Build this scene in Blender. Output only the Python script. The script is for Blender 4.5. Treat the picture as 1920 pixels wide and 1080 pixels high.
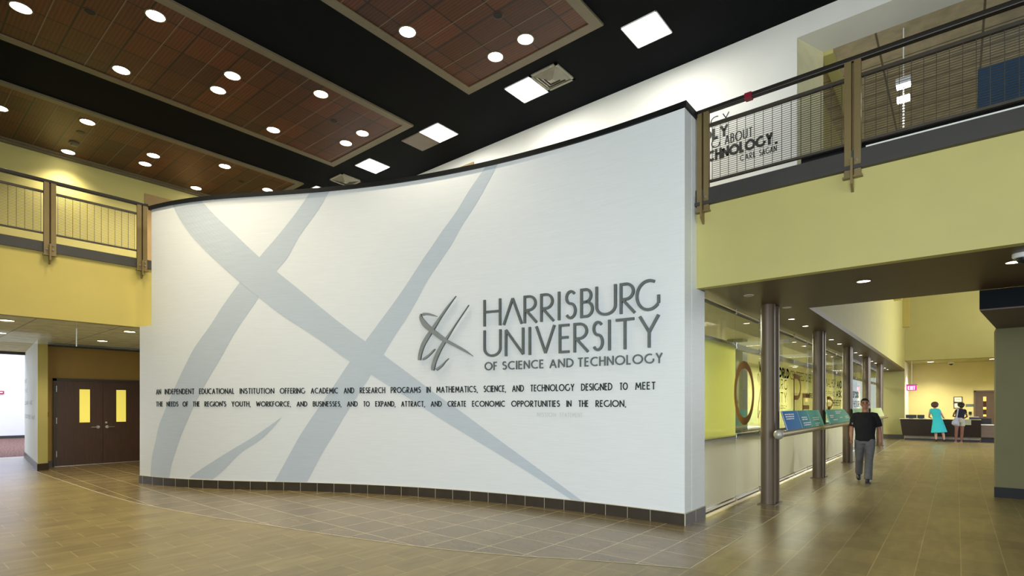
import bpy, bmesh, math, random
from mathutils import Vector
random.seed(7)
for _o in list(bpy.data.objects):
    bpy.data.objects.remove(_o)
SC = bpy.context.scene
COL = SC.collection

# ------------------------------------------------------------------ camera, world, exposure
THETA = math.radians(39.625)
cam_d = bpy.data.cameras.new('camera')
cam = bpy.data.objects.new('camera', cam_d)
COL.objects.link(cam)
cam.location = (0, 0, 1.6)
cam.rotation_euler = (math.radians(90), 0, THETA)
cam_d.sensor_width = 36.0
cam_d.lens = 36.0 * 1006.03 / 1920.0
cam_d.shift_y = 220.0 / 1920.0
cam_d.clip_end = 200
SC.camera = cam

world = bpy.data.worlds.new('world')
SC.world = world
world.use_nodes = True
bg = world.node_tree.nodes['Background']
bg.inputs[0].default_value = (0.80, 0.90, 1.0, 1)
bg.inputs[1].default_value = 1.1

vs = SC.view_settings
vs.view_transform = 'Standard'
vs.look = 'None'
vs.gamma = 1.0
vs.use_curve_mapping = False
vs.exposure = 0.62


def lamp_area(name, loc, size, size_y, power, color, rot=(0, 0, 0), spread=180, parent=None):
    d = bpy.data.lights.new(name, 'AREA')
    d.shape = 'RECTANGLE'
    d.size, d.size_y, d.energy, d.color = size, size_y, power, color
    d.spread = math.radians(spread)
    o = bpy.data.objects.new(name, d)
    o.location = loc
    o.rotation_euler = rot
    COL.objects.link(o)
    if parent:
        o.parent = parent
        o.location = Vector(loc) - parent.location
    return o


def lamp_spot(name, loc, power, color, angle=120, blend=1.0, radius=0.1, parent=None):
    d = bpy.data.lights.new(name, 'SPOT')
    d.energy, d.color, d.spot_size, d.spot_blend, d.shadow_soft_size = power, color, math.radians(angle), blend, radius
    o = bpy.data.objects.new(name, d)
    o.location = loc
    COL.objects.link(o)
    if parent:
        o.parent = parent
        o.location = Vector(loc) - parent.location
    return o


WARM = (1.0, 0.86, 0.62)
COOL = (0.72, 0.86, 1.0)
# unseen area lamps added as daylight; the glazing they stand at is assumed
lamp_area('front_daylight_fill', (0.0, -4.2, 2.9), 7, 4.6, 470, (0.88, 0.95, 1.0), (math.radians(90), 0, 0))
lamp_area('concourse_daylight', (5.4, 25.0, 3.6), 6, 4.6, 520, (0.92, 0.96, 1.0), (math.radians(90), 0, math.radians(90)))
lamp_area('side_daylight_fill', (8.4, 1.5, 2.8), 8, 4.6, 170, (0.92, 0.97, 1.0), (math.radians(90), 0, math.radians(90)))
lamp_area('passage_daylight', (-29, 3.5, 6.8), 8, 8, 850, (0.66, 0.72, 1.0))
EXHIBIT_POWER = 140

# ------------------------------------------------------------------ materials


def _nodes(m):
    m.use_nodes = True
    nt = m.node_tree
    return nt, nt.nodes, nt.links, nt.nodes['Principled BSDF']


MATS = {}


def mat(name, color, rough=0.5, metal=0.0, var=0.06, scale=6.0, bump=0.0, spec=0.5, stretch=None):
    if name in MATS:
        return MATS[name]
    m = bpy.data.materials.new(name)
    nt, N, L, P = _nodes(m)
    P.inputs['Roughness'].default_value = rough
    P.inputs['Metallic'].default_value = metal
    P.inputs['Specular IOR Level'].default_value = spec
    tc = N.new('ShaderNodeTexCoord')
    nz = N.new('ShaderNodeTexNoise')
    nz.inputs['Scale'].default_value = scale
    nz.inputs['Detail'].default_value = 4
    if stretch:
        mp = N.new('ShaderNodeMapping')
        mp.inputs['Scale'].default_value = stretch
        L.new(tc.outputs['Object'], mp.inputs[0])
        L.new(mp.outputs[0], nz.inputs['Vector'])
    else:
        L.new(tc.outputs['Object'], nz.inputs['Vector'])
    cr = N.new('ShaderNodeValToRGB')
    c = color
    cr.color_ramp.elements[0].position = 0.3
    cr.color_ramp.elements[1].position = 0.7
    cr.color_ramp.elements[0].color = (c[0] * (1 - var), c[1] * (1 - var), c[2] * (1 - var), 1)
    cr.color_ramp.elements[1].color = (min(1, c[0] * (1 + var)), min(1, c[1] * (1 + var)), min(1, c[2] * (1 + var)), 1)
    L.new(nz.outputs['Fac'], cr.inputs[0])
    L.new(cr.outputs[0], P.inputs['Base Color'])
    if bump:
        b = N.new('ShaderNodeBump')
        b.inputs['Strength'].default_value = bump
        b.inputs['Distance'].default_value = 0.01
        L.new(nz.outputs['Fac'], b.inputs['Height'])
        L.new(b.outputs[0], P.inputs['Normal'])
    MATS[name] = m
    return m


def emit(name, color, strength):
    if name in MATS:
        return MATS[name]
    m = bpy.data.materials.new(name)
    nt, N, L, P = _nodes(m)
    P.inputs['Base Color'].default_value = (*color, 1)
    P.inputs['Emission Color'].default_value = (*color, 1)
    P.inputs['Emission Strength'].default_value = strength
    MATS[name] = m
    return m


def glass(name, tint, trans=0.85, rough=0.02, frost=0.0, frost_col=(0.8, 0.8, 0.75)):
    m = bpy.data.materials.new(name)
    nt, N, L, P = _nodes(m)
    out = N['Material Output']
    t = N.new('ShaderNodeBsdfTransparent')
    t.inputs[0].default_value = (*tint, 1)
    g = N.new('ShaderNodeBsdfGlossy')
    g.inputs['Roughness'].default_value = rough
    fr = N.new('ShaderNodeFresnel')
    ge = N.new('ShaderNodeNewGeometry')
    io = N.new('ShaderNodeMapRange')       # same reflectance on the way in and on the way out of the pane
    io.inputs['To Min'].default_value = 1.33
    io.inputs['To Max'].default_value = 1 / 1.33
    L.new(ge.outputs['Backfacing'], io.inputs['Value'])
    L.new(io.outputs[0], fr.inputs[0])
    mx = N.new('ShaderNodeMixShader')
    L.new(fr.outputs[0], mx.inputs[0])
    L.new(t.outputs[0], mx.inputs[1])
    L.new(g.outputs[0], mx.inputs[2])
    last = mx
    if frost:
        nz = N.new('ShaderNodeTexNoise')
        nz.inputs['Scale'].default_value = 1.2
        tc = N.new('ShaderNodeTexCoord')
        L.new(tc.outputs['Object'], nz.inputs['Vector'])
        d = N.new('ShaderNodeBsdfTranslucent')
        d.inputs[0].default_value = (*frost_col, 1)
        d2 = N.new('ShaderNodeBsdfDiffuse')
        d2.inputs[0].default_value = (*[c * 0.8 for c in frost_col], 1)
        m1 = N.new('ShaderNodeMixShader')
        m1.inputs[0].default_value = 0.45
        L.new(d.outputs[0], m1.inputs[1])
        L.new(d2.outputs[0], m1.inputs[2])
        m2 = N.new('ShaderNodeMixShader')
        m2.inputs[0].default_value = frost
        L.new(mx.outputs[0], m2.inputs[1])
        L.new(m1.outputs[0], m2.inputs[2])
        last = m2
    L.new(last.outputs[0], out.inputs[0])
    MATS[name] = m
    return m


def tile_mat(name, c1, c2, grout, bw, rh, u0, v0, offset, mortar, rough, grain=(1, 1, 1), swap=True, spec=0.5, bump=0.3, bias=0.0, wave=None):
    m = bpy.data.materials.new(name)
    nt, N, L, P = _nodes(m)
    tc = N.new('ShaderNodeTexCoord')
    sp = N.new('ShaderNodeSeparateXYZ')
    L.new(tc.outputs['Object'], sp.inputs[0])
    cb = N.new('ShaderNodeCombineXYZ')
    a = N.new('ShaderNodeMath'); a.operation = 'SUBTRACT'; a.inputs[1].default_value = u0
    b = N.new('ShaderNodeMath'); b.operation = 'SUBTRACT'; b.inputs[1].default_value = v0
    L.new(sp.outputs['Y' if swap else 'X'], a.inputs[0])
    L.new(sp.outputs['X' if swap else 'Y'], b.inputs[0])
    L.new(a.outputs[0], cb.inputs[0])
    L.new(b.outputs[0], cb.inputs[1])
    br = N.new('ShaderNodeTexBrick')
    br.offset = offset
    br.offset_frequency = 2
    br.squash = 1.0
    br.inputs['Scale'].default_value = 1.0
    br.inputs['Brick Width'].default_value = bw
    br.inputs['Row Height'].default_value = rh
    br.inputs['Mortar Size'].default_value = mortar
    br.inputs['Mortar Smooth'].default_value = 0.1
    br.inputs['Bias'].default_value = bias
    br.inputs['Color1'].default_value = (*c1, 1)
    br.inputs['Color2'].default_value = (*c2, 1)
    br.inputs['Mortar'].default_value = (*grout, 1)
    L.new(cb.outputs[0], br.inputs['Vector'])
    nz = N.new('ShaderNodeTexNoise')
    nz.inputs['Scale'].default_value = 3.0
    nz.inputs['Detail'].default_value = 6
    mp = N.new('ShaderNodeMapping')
    mp.inputs['Scale'].default_value = grain
    L.new(tc.outputs['Object'], mp.inputs[0])
    L.new(mp.outputs[0], nz.inputs['Vector'])
    rm = N.new('ShaderNodeMapRange')
    rm.inputs['From Min'].default_value = 0.25
    rm.inputs['From Max'].default_value = 0.75
    rm.inputs['To Min'].default_value = 0.78
    rm.inputs['To Max'].default_value = 1.2
    L.new(nz.outputs['Fac'], rm.inputs['Value'])
    mx = N.new('ShaderNodeMix'); mx.data_type = 'RGBA'; mx.blend_type = 'MULTIPLY'
    mx.inputs[0].default_value = 1.0
    L.new(br.outputs['Color'], mx.inputs[6])
    L.new(rm.outputs[0], mx.inputs[7])
    col = mx.outputs[2]
    if wave:
        wv = N.new('ShaderNodeTexWave')
        wv.bands_direction = wave[0]
        wv.inputs['Scale'].default_value = wave[1]
        wv.inputs['Distortion'].default_value = 0.4
        L.new(tc.outputs['Object'], wv.inputs['Vector'])
        r2 = N.new('ShaderNodeMapRange')
        r2.inputs['To Min'].default_value = wave[2]
        r2.inputs['To Max'].default_value = 1.1
        L.new(wv.outputs['Fac'], r2.inputs['Value'])
        m2 = N.new('ShaderNodeMix'); m2.data_type = 'RGBA'; m2.blend_type = 'MULTIPLY'
        m2.inputs[0].default_value = 1.0
        L.new(col, m2.inputs[6])
        L.new(r2.outputs[0], m2.inputs[7])
        col = m2.outputs[2]
    L.new(col, P.inputs['Base Color'])
    P.inputs['Roughness'].default_value = rough
    P.inputs['Specular IOR Level'].default_value = spec
    if bump:
        bp = N.new('ShaderNodeBump')
        bp.inputs['Strength'].default_value = bump
        bp.inputs['Distance'].default_value = 0.003
        bp.invert = True
        L.new(br.outputs['Fac'], bp.inputs['Height'])
        L.new(bp.outputs[0], P.inputs['Normal'])
    MATS[name] = m
    return m


M_floor = tile_mat('light_floor_tile', (0.248, 0.196, 0.078), (0.200, 0.157, 0.063), (0.36, 0.285, 0.125), 0.535, 0.341, 0.1025, -2.01, 0.5, 0.0045, 0.33, (3.2, 0.7, 1), spec=0.5)
M_inlay = tile_mat('dark_floor_tile', (0.195, 0.148, 0.068), (0.160, 0.120, 0.056), (0.44, 0.38, 0.22), 0.533, 0.533, 6.13, -2.49, 0.0, 0.0065, 0.27, (1.0, 2.5, 1), spec=0.9)
M_wood = tile_mat('ceiling_wood', (0.110, 0.027, 0.0065), (0.050, 0.0130, 0.0038), (0.006, 0.003, 0.002), 0.666, 0.676, -6.98, 7.18, 0.0, 0.013, 0.45, (0.6, 9, 1), swap=False, bump=0.5, spec=0.3, wave=('Y', 6.0, 0.6))
M_soffit_tile = tile_mat('soffit_tile', (0.80, 0.75, 0.50), (0.77, 0.72, 0.48), (0.30, 0.26, 0.14), 1.32, 0.62, 2.06, -15.1, 0.0, 0.012, 0.7, (2, 2, 1), bump=0.2)
M_upper_tile = tile_mat('upper_ceiling_tile', (0.56, 0.47, 0.30), (0.53, 0.44, 0.28), (0.17, 0.13, 0.075), 1.25, 0.50, -0.94, 9.2, 0.0, 0.015, 0.7, (2, 2, 1), swap=False, bump=0.2)
M_carpet = mat('carpet', (0.16, 0.09, 0.07), 0.95, 0, 0.6, 14, 0.3, 0.1, (0.35, 2.2, 1))
M_white = mat('white_wall', (0.80, 0.80, 0.74), 0.6, 0, 0.02, 2)
M_feature = mat('brushed_white_wall', (0.80, 0.84, 0.85), 0.42, 0.0, 0.025, 5, 0.02, 0.5, (0.6, 0.6, 14))
M_silver = mat('silver_vinyl', (0.565, 0.64, 0.71), 0.38, 0.05, 0.04, 5, 0.02, 0.5, (0.6, 0.6, 14))
M_yellow = mat('yellow_wall', (0.50, 0.455, 0.160), 0.6, 0, 0.03, 2)
M_yellow2 = mat('ochre_wall', (0.47, 0.385, 0.095), 0.6, 0, 0.03, 2)
M_olive = mat('olive_wall', (0.34, 0.32, 0.13), 0.65, 0, 0.03, 2)
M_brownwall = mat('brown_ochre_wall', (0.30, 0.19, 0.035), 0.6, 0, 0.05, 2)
M_bluewhite = mat('pale_wall', (0.78, 0.77, 0.80), 0.6, 0, 0.02, 2)
M_black = mat('black_ceiling_paint', (0.003, 0.004, 0.005), 0.8, 0, 0.1, 3, spec=0.08)
M_cap = mat('black_cap', (0.008, 0.009, 0.010), 0.45, 0, 0.1, 5, spec=0.2)
M_trim = mat('tan_trim', (0.135, 0.112, 0.068), 0.55, 0, 0.04, 4)
M_soffit = mat('brown_soffit', (0.080, 0.047, 0.020), 0.42, 0, 0.05, 2, spec=0.4)
M_fascia = mat('charcoal_fascia', (0.038, 0.036, 0.031), 0.5, 0, 0.08, 4)
M_bronze = mat('bronze_steel', (0.235, 0.175, 0.075), 0.38, 0.35, 0.05, 6)
M_darkrail = mat('dark_bronze_rail', (0.016, 0.012, 0.008), 0.45, 0.1, 0.1, 8)
M_mesh = mat('dark_wire', (0.075, 0.065, 0.050), 0.4, 0.4, 0.1, 8)
M_steel = mat('brushed_steel', (0.62, 0.62, 0.60), 0.28, 1.0, 0.05, 20)
M_letter = mat('brushed_letter_metal', (0.20, 0.225, 0.225), 0.40, 0.6, 0.08, 10)
M_emblem = mat('emblem_metal', (0.36, 0.40, 0.41), 0.40, 0.5, 0.08, 10)
M_letter_edge = mat('letter_side_metal', (0.10, 0.12, 0.12), 0.4, 0.8, 0.08, 10)
M_ink = mat('black_vinyl', (0.008, 0.012, 0.011), 0.5, 0, 0.1, 4)
M_inkglass = mat('matte_black_film', (0.006, 0.008, 0.008), 1.0, 0, 0.1, 4, spec=0.0)
M_faint = mat('faint_grey_vinyl', (0.66, 0.70, 0.68), 0.5, 0, 0.02, 4)
M_skirt = mat('baseboard_brown', (0.045, 0.036, 0.026), 0.35, 0, 0.15, 6)
M_grout = mat('cream_grout', (0.55, 0.50, 0.36), 0.6, 0, 0.05, 6)
M_column = mat('bronze_column', (0.125, 0.092, 0.062), 0.42, 0.15, 0.05, 4)
M_doorwood = mat('dark_door_wood', (0.060, 0.026, 0.012), 0.40, 0, 0.18, 4, 0, 0.5, (1, 8, 0.6))
M_frame = mat('door_frame_paint', (0.042, 0.028, 0.017), 0.45, 0, 0.06, 4)
M_deskwood = mat('desk_wenge', (0.020, 0.011, 0.009), 0.35, 0, 0.2, 5, 0, 0.5, (8, 1, 0.5))
M_stone = mat('desk_plinth_stone', (0.33, 0.29, 0.25), 0.4, 0, 0.1, 9)
M_screen = mat('black_plastic', (0.010, 0.012, 0.020), 0.3, 0, 0.1, 4)
M_paper = mat('white_paper', (0.78, 0.78, 0.70), 0.7, 0, 0.03, 4)
M_whitefix = mat('white_fixture', (0.75, 0.77, 0.78), 0.4, 0, 0.02, 4)
M_bluewall = mat('blue_partition', (0.006, 0.055, 0.13), 0.6, 0, 0.08, 3)
M_amber = mat('amber_vinyl', (0.36, 0.18, 0.035), 0.7, 0, 0.08, 3, spec=0.05)
M_tanpanel = mat('tan_door_panel', (0.36, 0.24, 0.10), 0.5, 0, 0.06, 3)
M_red = mat('red_tape', (0.24, 0.008, 0.025), 0.4, 0, 0.08, 6)
M_lens = emit('downlight_lens', (1.0, 0.90, 0.66), 14.0)
M_panelglow = emit('lay_in_diffuser', (1.0, 0.98, 0.92), 7.0)
M_smallglow = emit('small_lens', (1.0, 0.86, 0.72), 9.0)
M_doorlite = emit('lit_door_window', (0.80, 0.68, 0.12), 0.42)
M_exitglow = emit('exit_face', (1.0, 0.02, 0.28), 0.8)
M_exitwhite = emit('exit_letters', (1.0, 0.75, 0.90), 1.6)
M_shade = emit('lit_linear_lamp', (0.80, 0.92, 1.0), 0.9)
G_clear = glass('clear_glass', (0.93, 0.96, 0.93))
G_baffle = glass('baffle_glass', (0.93, 0.95, 0.92), rough=0.03, frost=0.06, frost_col=(0.5, 0.52, 0.42))
G_green = glass('yellow_green_film_glass', (0.88, 0.92, 0.50), rough=0.1, frost=0.75, frost_col=(0.86, 0.88, 0.42))
G_frost = glass('frosted_glass', (0.85, 0.82, 0.70), rough=0.15, frost=0.62, frost_col=(0.76, 0.78, 0.76))
G_edge = glass('white_edge_glass', (0.8, 0.9, 0.88), rough=0.1, frost=0.8, frost_col=(0.75, 0.85, 0.80))


# ------------------------------------------------------------------ mesh helpers
class MB:
    def __init__(s):
        s.v, s.f, s.mi = [], [], []

    def add(s, vs_, fs, mi=0):
        n = len(s.v)
        s.v += [tuple(p) for p in vs_]
        s.f += [tuple(i + n for i in q) for q in fs]
        s.mi += [mi] * len(fs)
        return s

    def box(s, x0, x1, y0, y1, z0, z1, mi=0):
        return s.add([(x0, y0, z0), (x1, y0, z0), (x1, y1, z0), (x0, y1, z0), (x0, y0, z1), (x1, y0, z1), (x1, y1, z1), (x0, y1, z1)],
                     [(3, 2, 1, 0), (4, 5, 6, 7), (0, 1, 5, 4), (1, 2, 6, 5), (2, 3, 7, 6), (3, 0, 4, 7)], mi)

    def prism(s, poly, z0, z1, mi=0):
        n = len(poly)
        return s.add([(p[0], p[1], z0) for p in poly] + [(p[0], p[1], z1) for p in poly],
                     [tuple(reversed(range(n))), tuple(range(n, 2 * n))] + [(i, (i + 1) % n, n + (i + 1) % n, n + i) for i in range(n)], mi)

    def hexa(s, b, t, mi=0):
        return s.add(list(b) + list(t), [(3, 2, 1, 0), (4, 5, 6, 7), (0, 1, 5, 4), (1, 2, 6, 5), (2, 3, 7, 6), (3, 0, 4, 7)], mi)

    def tube(s, pts, rad, n=12, mi=0, cap=True, sx=1.0):
        pts = [Vector(p) for p in pts]
        if not isinstance(rad, (list, tuple)):
            rad = [rad] * len(pts)
        base = len(s.v)
        up = None
        for i, p in enumerate(pts):
            d = (pts[min(i + 1, len(pts) - 1)] - pts[max(i - 1, 0)]).normalized()
            ref = Vector((0, 0, 1)) if abs(d.z) < 0.95 else Vector((0, 1, 0))
            a = d.cross(ref).normalized()
            if up is not None and a.dot(up) < 0:
                a = -a
            up = a
            b = d.cross(a).normalized()
            for k in range(n):
                t = 2 * math.pi * k / n
                s.v.append(tuple(p + (a * math.cos(t) * sx + b * math.sin(t)) * rad[i]))
        for i in range(len(pts) - 1):
            for k in range(n):
                s.f.append((base + i * n + k, base + i * n + (k + 1) % n, base + (i + 1) * n + (k + 1) % n, base + (i + 1) * n + k))
                s.mi.append(mi)
        if cap:
            s.f.append(tuple(base + k for k in reversed(range(n)))); s.mi.append(mi)
            e = base + (len(pts) - 1) * n
            s.f.append(tuple(e + k for k in range(n))); s.mi.append(mi)
        return s

    def lathe(s, c, prof, n=24, mi=0):
        """profile of (radius, z) about a vertical axis"""
        base = len(s.v)
        for r, z in prof:
            for k in range(n):
                t = 2 * math.pi * k / n
                s.v.append((c[0] + r * math.cos(t), c[1] + r * math.sin(t), c[2] + z))
        for i in range(len(prof) - 1):
            for k in range(n):
                s.f.append((base + i * n + k, base + i * n + (k + 1) % n, base + (i + 1) * n + (k + 1) % n, base + (i + 1) * n + k))
                s.mi.append(mi)
        s.f.append(tuple(base + k for k in reversed(range(n)))); s.mi.append(mi)
        e = base + (len(prof) - 1) * n
        s.f.append(tuple(e + k for k in range(n))); s.mi.append(mi)
        return s

    def ball(s, c, rx, ry=None, rz=None, n=16, m=10, mi=0):
        ry = ry or rx
        rz = rz or rx
        base = len(s.v)
        for j in range(1, m):
            ph = math.pi * j / m
            for k in range(n):
                t = 2 * math.pi * k / n
                s.v.append((c[0] + rx * math.sin(ph) * math.cos(t), c[1] + ry * math.sin(ph) * math.sin(t), c[2] + rz * math.cos(ph)))
        s.v.append((c[0], c[1], c[2] + rz)); top = len(s.v) - 1
        s.v.append((c[0], c[1], c[2] - rz)); bot = len(s.v) - 1
        for j in range(m - 2):
            for k in range(n):
                s.f.append((base + j * n + k, base + (j + 1) * n + k, base + (j + 1) * n + (k + 1) % n, base + j * n + (k + 1) % n)); s.mi.append(mi)
        for k in range(n):
            s.f.append((top, base + k, base + (k + 1) % n)); s.mi.append(mi)
            e = base + (m - 2) * n
            s.f.append((bot, e + (k + 1) % n, e + k)); s.mi.append(mi)
        return s

    def build(s, name, mats, parent=None, smooth=False, bevel=0.0):
        off = Vector((0, 0, 0))
        q = parent
        while q:
            off += q.location
            q = q.parent
        me = bpy.data.meshes.new(name)
        me.from_pydata([(v[0] - off.x, v[1] - off.y, v[2] - off.z) for v in s.v], [], s.f)
        if not isinstance(mats, (list, tuple)):
            mats = [mats]
        for m in mats:
            me.materials.append(m)
        for p, i in zip(me.polygons, s.mi):
            p.material_index = i
            p.use_smooth = smooth
        bm = bmesh.new(); bm.from_mesh(me)
        bmesh.ops.recalc_face_normals(bm, faces=bm.faces)
        bm.to_mesh(me); bm.free()
        o = bpy.data.objects.new(name, me)
        COL.objects.link(o)
        if parent:
            o.parent = parent
        if bevel:
            b = o.modifiers.new('bevel', 'BEVEL')
            b.width = bevel
            b.segments = 2
            b.limit_method = 'ANGLE'
        if smooth:
            try:
                me.set_sharp_from_angle(angle=math.radians(40))
            except Exception:
                pass
        return o


def tag(o, label, cat, group=None, kind=None):
    o['label'] = label
    o['category'] = cat
    if group:
        o['group'] = group
    if kind:
        o['kind'] = kind
    return o


def thing(name, label, cat, loc, group=None):
    o = bpy.data.objects.new(name, None)
    o.empty_display_size = 0.1
    o.location = loc
    COL.objects.link(o)
    return tag(o, label, cat, group)


def struct(name, mb, m, parent=None, smooth=False, bevel=0.0):
    o = mb.build(name, m, parent, smooth, bevel)
    if parent is None:
        o['kind'] = 'structure'
    return o


def copy_tree(o, loc=None, parent=None):
    c = o.copy()
    COL.objects.link(c)
    c.parent = parent
    if loc is not None:
        c.location = loc
    for ch in [q for q in bpy.data.objects if q.parent == o and q != c]:
        copy_tree(ch, None, c)
    return c


# ------------------------------------------------------------------ feature wall plan (S curve)
WALL = [(-12.953, 3.622), (-12.821, 3.648), (-12.432, 3.737), (-12.087, 3.836), (-11.749, 3.953), (-11.422, 4.087), (-11.111, 4.234), (-10.81, 4.393), (-10.513, 4.562), (-10.208, 4.744), (-9.916, 4.921), (-9.62, 5.098), (-9.325, 5.27), (-9.024, 5.436), (-8.724, 5.593), (-8.419, 5.742), (-8.108, 5.883), (-7.794, 6.015), (-7.472, 6.139), (-7.147, 6.254), (-6.822, 6.358), (-6.494, 6.454), (-6.163, 6.542), (-5.827, 6.622), (-5.493, 6.692), (-5.159, 6.753), (-4.818, 6.808), (-4.48, 6.853), (-4.147, 6.889), (-3.808, 6.917), (-3.471, 6.936), (-3.129, 6.947), (-2.778, 6.951)]


def catmull(P, n):
    out = []
    for i in range(len(P) - 1):
        p0, p1, p2, p3 = P[max(i - 1, 0)], P[i], P[i + 1], P[min(i + 2, len(P) - 1)]
        for k in range(n):
            t = k / n
            out.append(tuple(0.5 * ((2 * b) + (-a + c) * t + (2 * a - 5 * b + 4 * c - d) * t * t + (-a + 3 * b - 3 * c + d) * t ** 3) for a, b, c, d in zip(p0, p1, p2, p3)))
    out.append(tuple(P[-1]))
    return out


WD = catmull(WALL, 6)
WS = [0.0]
for a, b in zip(WD, WD[1:]):
    WS.append(WS[-1] + math.hypot(b[0] - a[0], b[1] - a[1]))


def wall_pt(s, z, off=0.0):
    s = min(max(s, 0), WS[-1] - 1e-6)
    lo, hi = 0, len(WS) - 1
    while hi - lo > 1:
        md = (lo + hi) // 2
        if WS[md] <= s:
            lo = md
        else:
            hi = md
    t = (s - WS[lo]) / (WS[hi] - WS[lo])
    a, b = WD[lo], WD[hi]

    def tan(i):
        p, q = WD[max(i - 1, 0)], WD[min(i + 1, len(WD) - 1)]
        d = math.hypot(q[0] - p[0], q[1] - p[1])
        return (q[0] - p[0]) / d, (q[1] - p[1]) / d
    t0, t1 = tan(lo), tan(hi)
    tx, ty = t0[0] * (1 - t) + t1[0] * t, t0[1] * (1 - t) + t1[1] * t
    return (a[0] * (1 - t) + b[0] * t + ty * off, a[1] * (1 - t) + b[1] * t - tx * off, z)


ZT = 5.555
CUT = 0.42      # above the balcony soffit the wall starts a little later
YB = 7.682      # back of the end face


def wall_band(s0, s1, z0, z1, off, depth=0.3, n=120):
    """solid band following the curve; off = towards the hall"""
    mb = MB()
    ss = [s0 + (s1 - s0) * i / n for i in range(n + 1)]
    f = [wall_pt(s, 0, off) for s in ss]
    bk = [wall_pt(s, 0, off - depth) for s in ss]
    m = n + 1
    v = [(p[0], p[1], z) for L, z in ((f, z0), (f, z1), (bk, z1), (bk, z0)) for p in L]
    q = []
    for r in range(4):
        for i in range(n):
            a, b = r * m + i, ((r + 1) % 4) * m + i
            q.append((a, a + 1, b + 1, b))
    q += [(0, m, 2 * m, 3 * m), (n, m + n, 2 * m + n, 3 * m + n)]
    return mb.add(v, q)


wl = wall_band(0.0, WS[-1], 0.0, 3.22, 0.0, 0.30)
w2 = wall_band(CUT, WS[-1], 3.22, ZT, 0.0, 0.30)
wl.add(w2.v, w2.f)
wl.box(-3.1, -2.778, 7.2, YB, 0, ZT)
fw = struct('wall_feature', wl, M_feature, smooth=True)
fw['label'] = 'tall S-curved white brushed wall in the middle of the hall'
# baseboard of brown tiles with joints
JOINT = [0.13 + 0.3413 * i for i in range(0, 32)]
bb = wall_band(0.0, WS[-1] + 0.0, 0.0, 0.158, 0.016, 0.03)
bb.box(-2.80, -2.762, 6.935, YB, 0.0, 0.158)
for s in JOINT[0:31]:
    p = wall_pt(s, 0, 0.0175)
    q = wall_pt(s + 0.006, 0, 0.0175)
    r0 = wall_pt(s, 0, 0.010); r1 = wall_pt(s + 0.006, 0, 0.010)
    bb.hexa([(p[0], p[1], 0), (q[0], q[1], 0), (r1[0], r1[1], 0), (r0[0], r0[1], 0)], [(p[0], p[1], .158), (q[0], q[1], .158), (r1[0], r1[1], .158), (r0[0], r0[1], .158)], 1)
bb.box(-2.774, -2.7605, 7.30, 7.308, 0, 0.158, 1)
bb.box(-2.774, -2.7605, 6.933, 6.940, 0, 0.158, 1)
gl = wall_band(0.0, WS[-1], 0.158, 0.165, 0.0165, 0.03)
bb.add(gl.v, gl.f, 1)
bb.box(-2.80, -2.761, 6.935, YB, 0.158, 0.165, 1)
struct('baseboard_feature', bb, [M_skirt, M_grout])
# black cap
cp = wall_band(CUT - 0.06, WS[-1], ZT, ZT + 0.075, 0.03, 0.36)
cp.box(-3.1, -2.745, 6.92, YB + 0.02, ZT, ZT + 0.075)
struct('trim_1', cp, M_cap)

# ------------------------------------------------------------------ stroke lettering


def arc(cx, cy, rx, ry, a0, a1, n=16):
    return [(cx + rx * math.cos(math.radians(a0 + (a1 - a0) * i / n)), cy + ry * math.sin(math.radians(a0 + (a1 - a0) * i / n))) for i in range(n + 1)]


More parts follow.
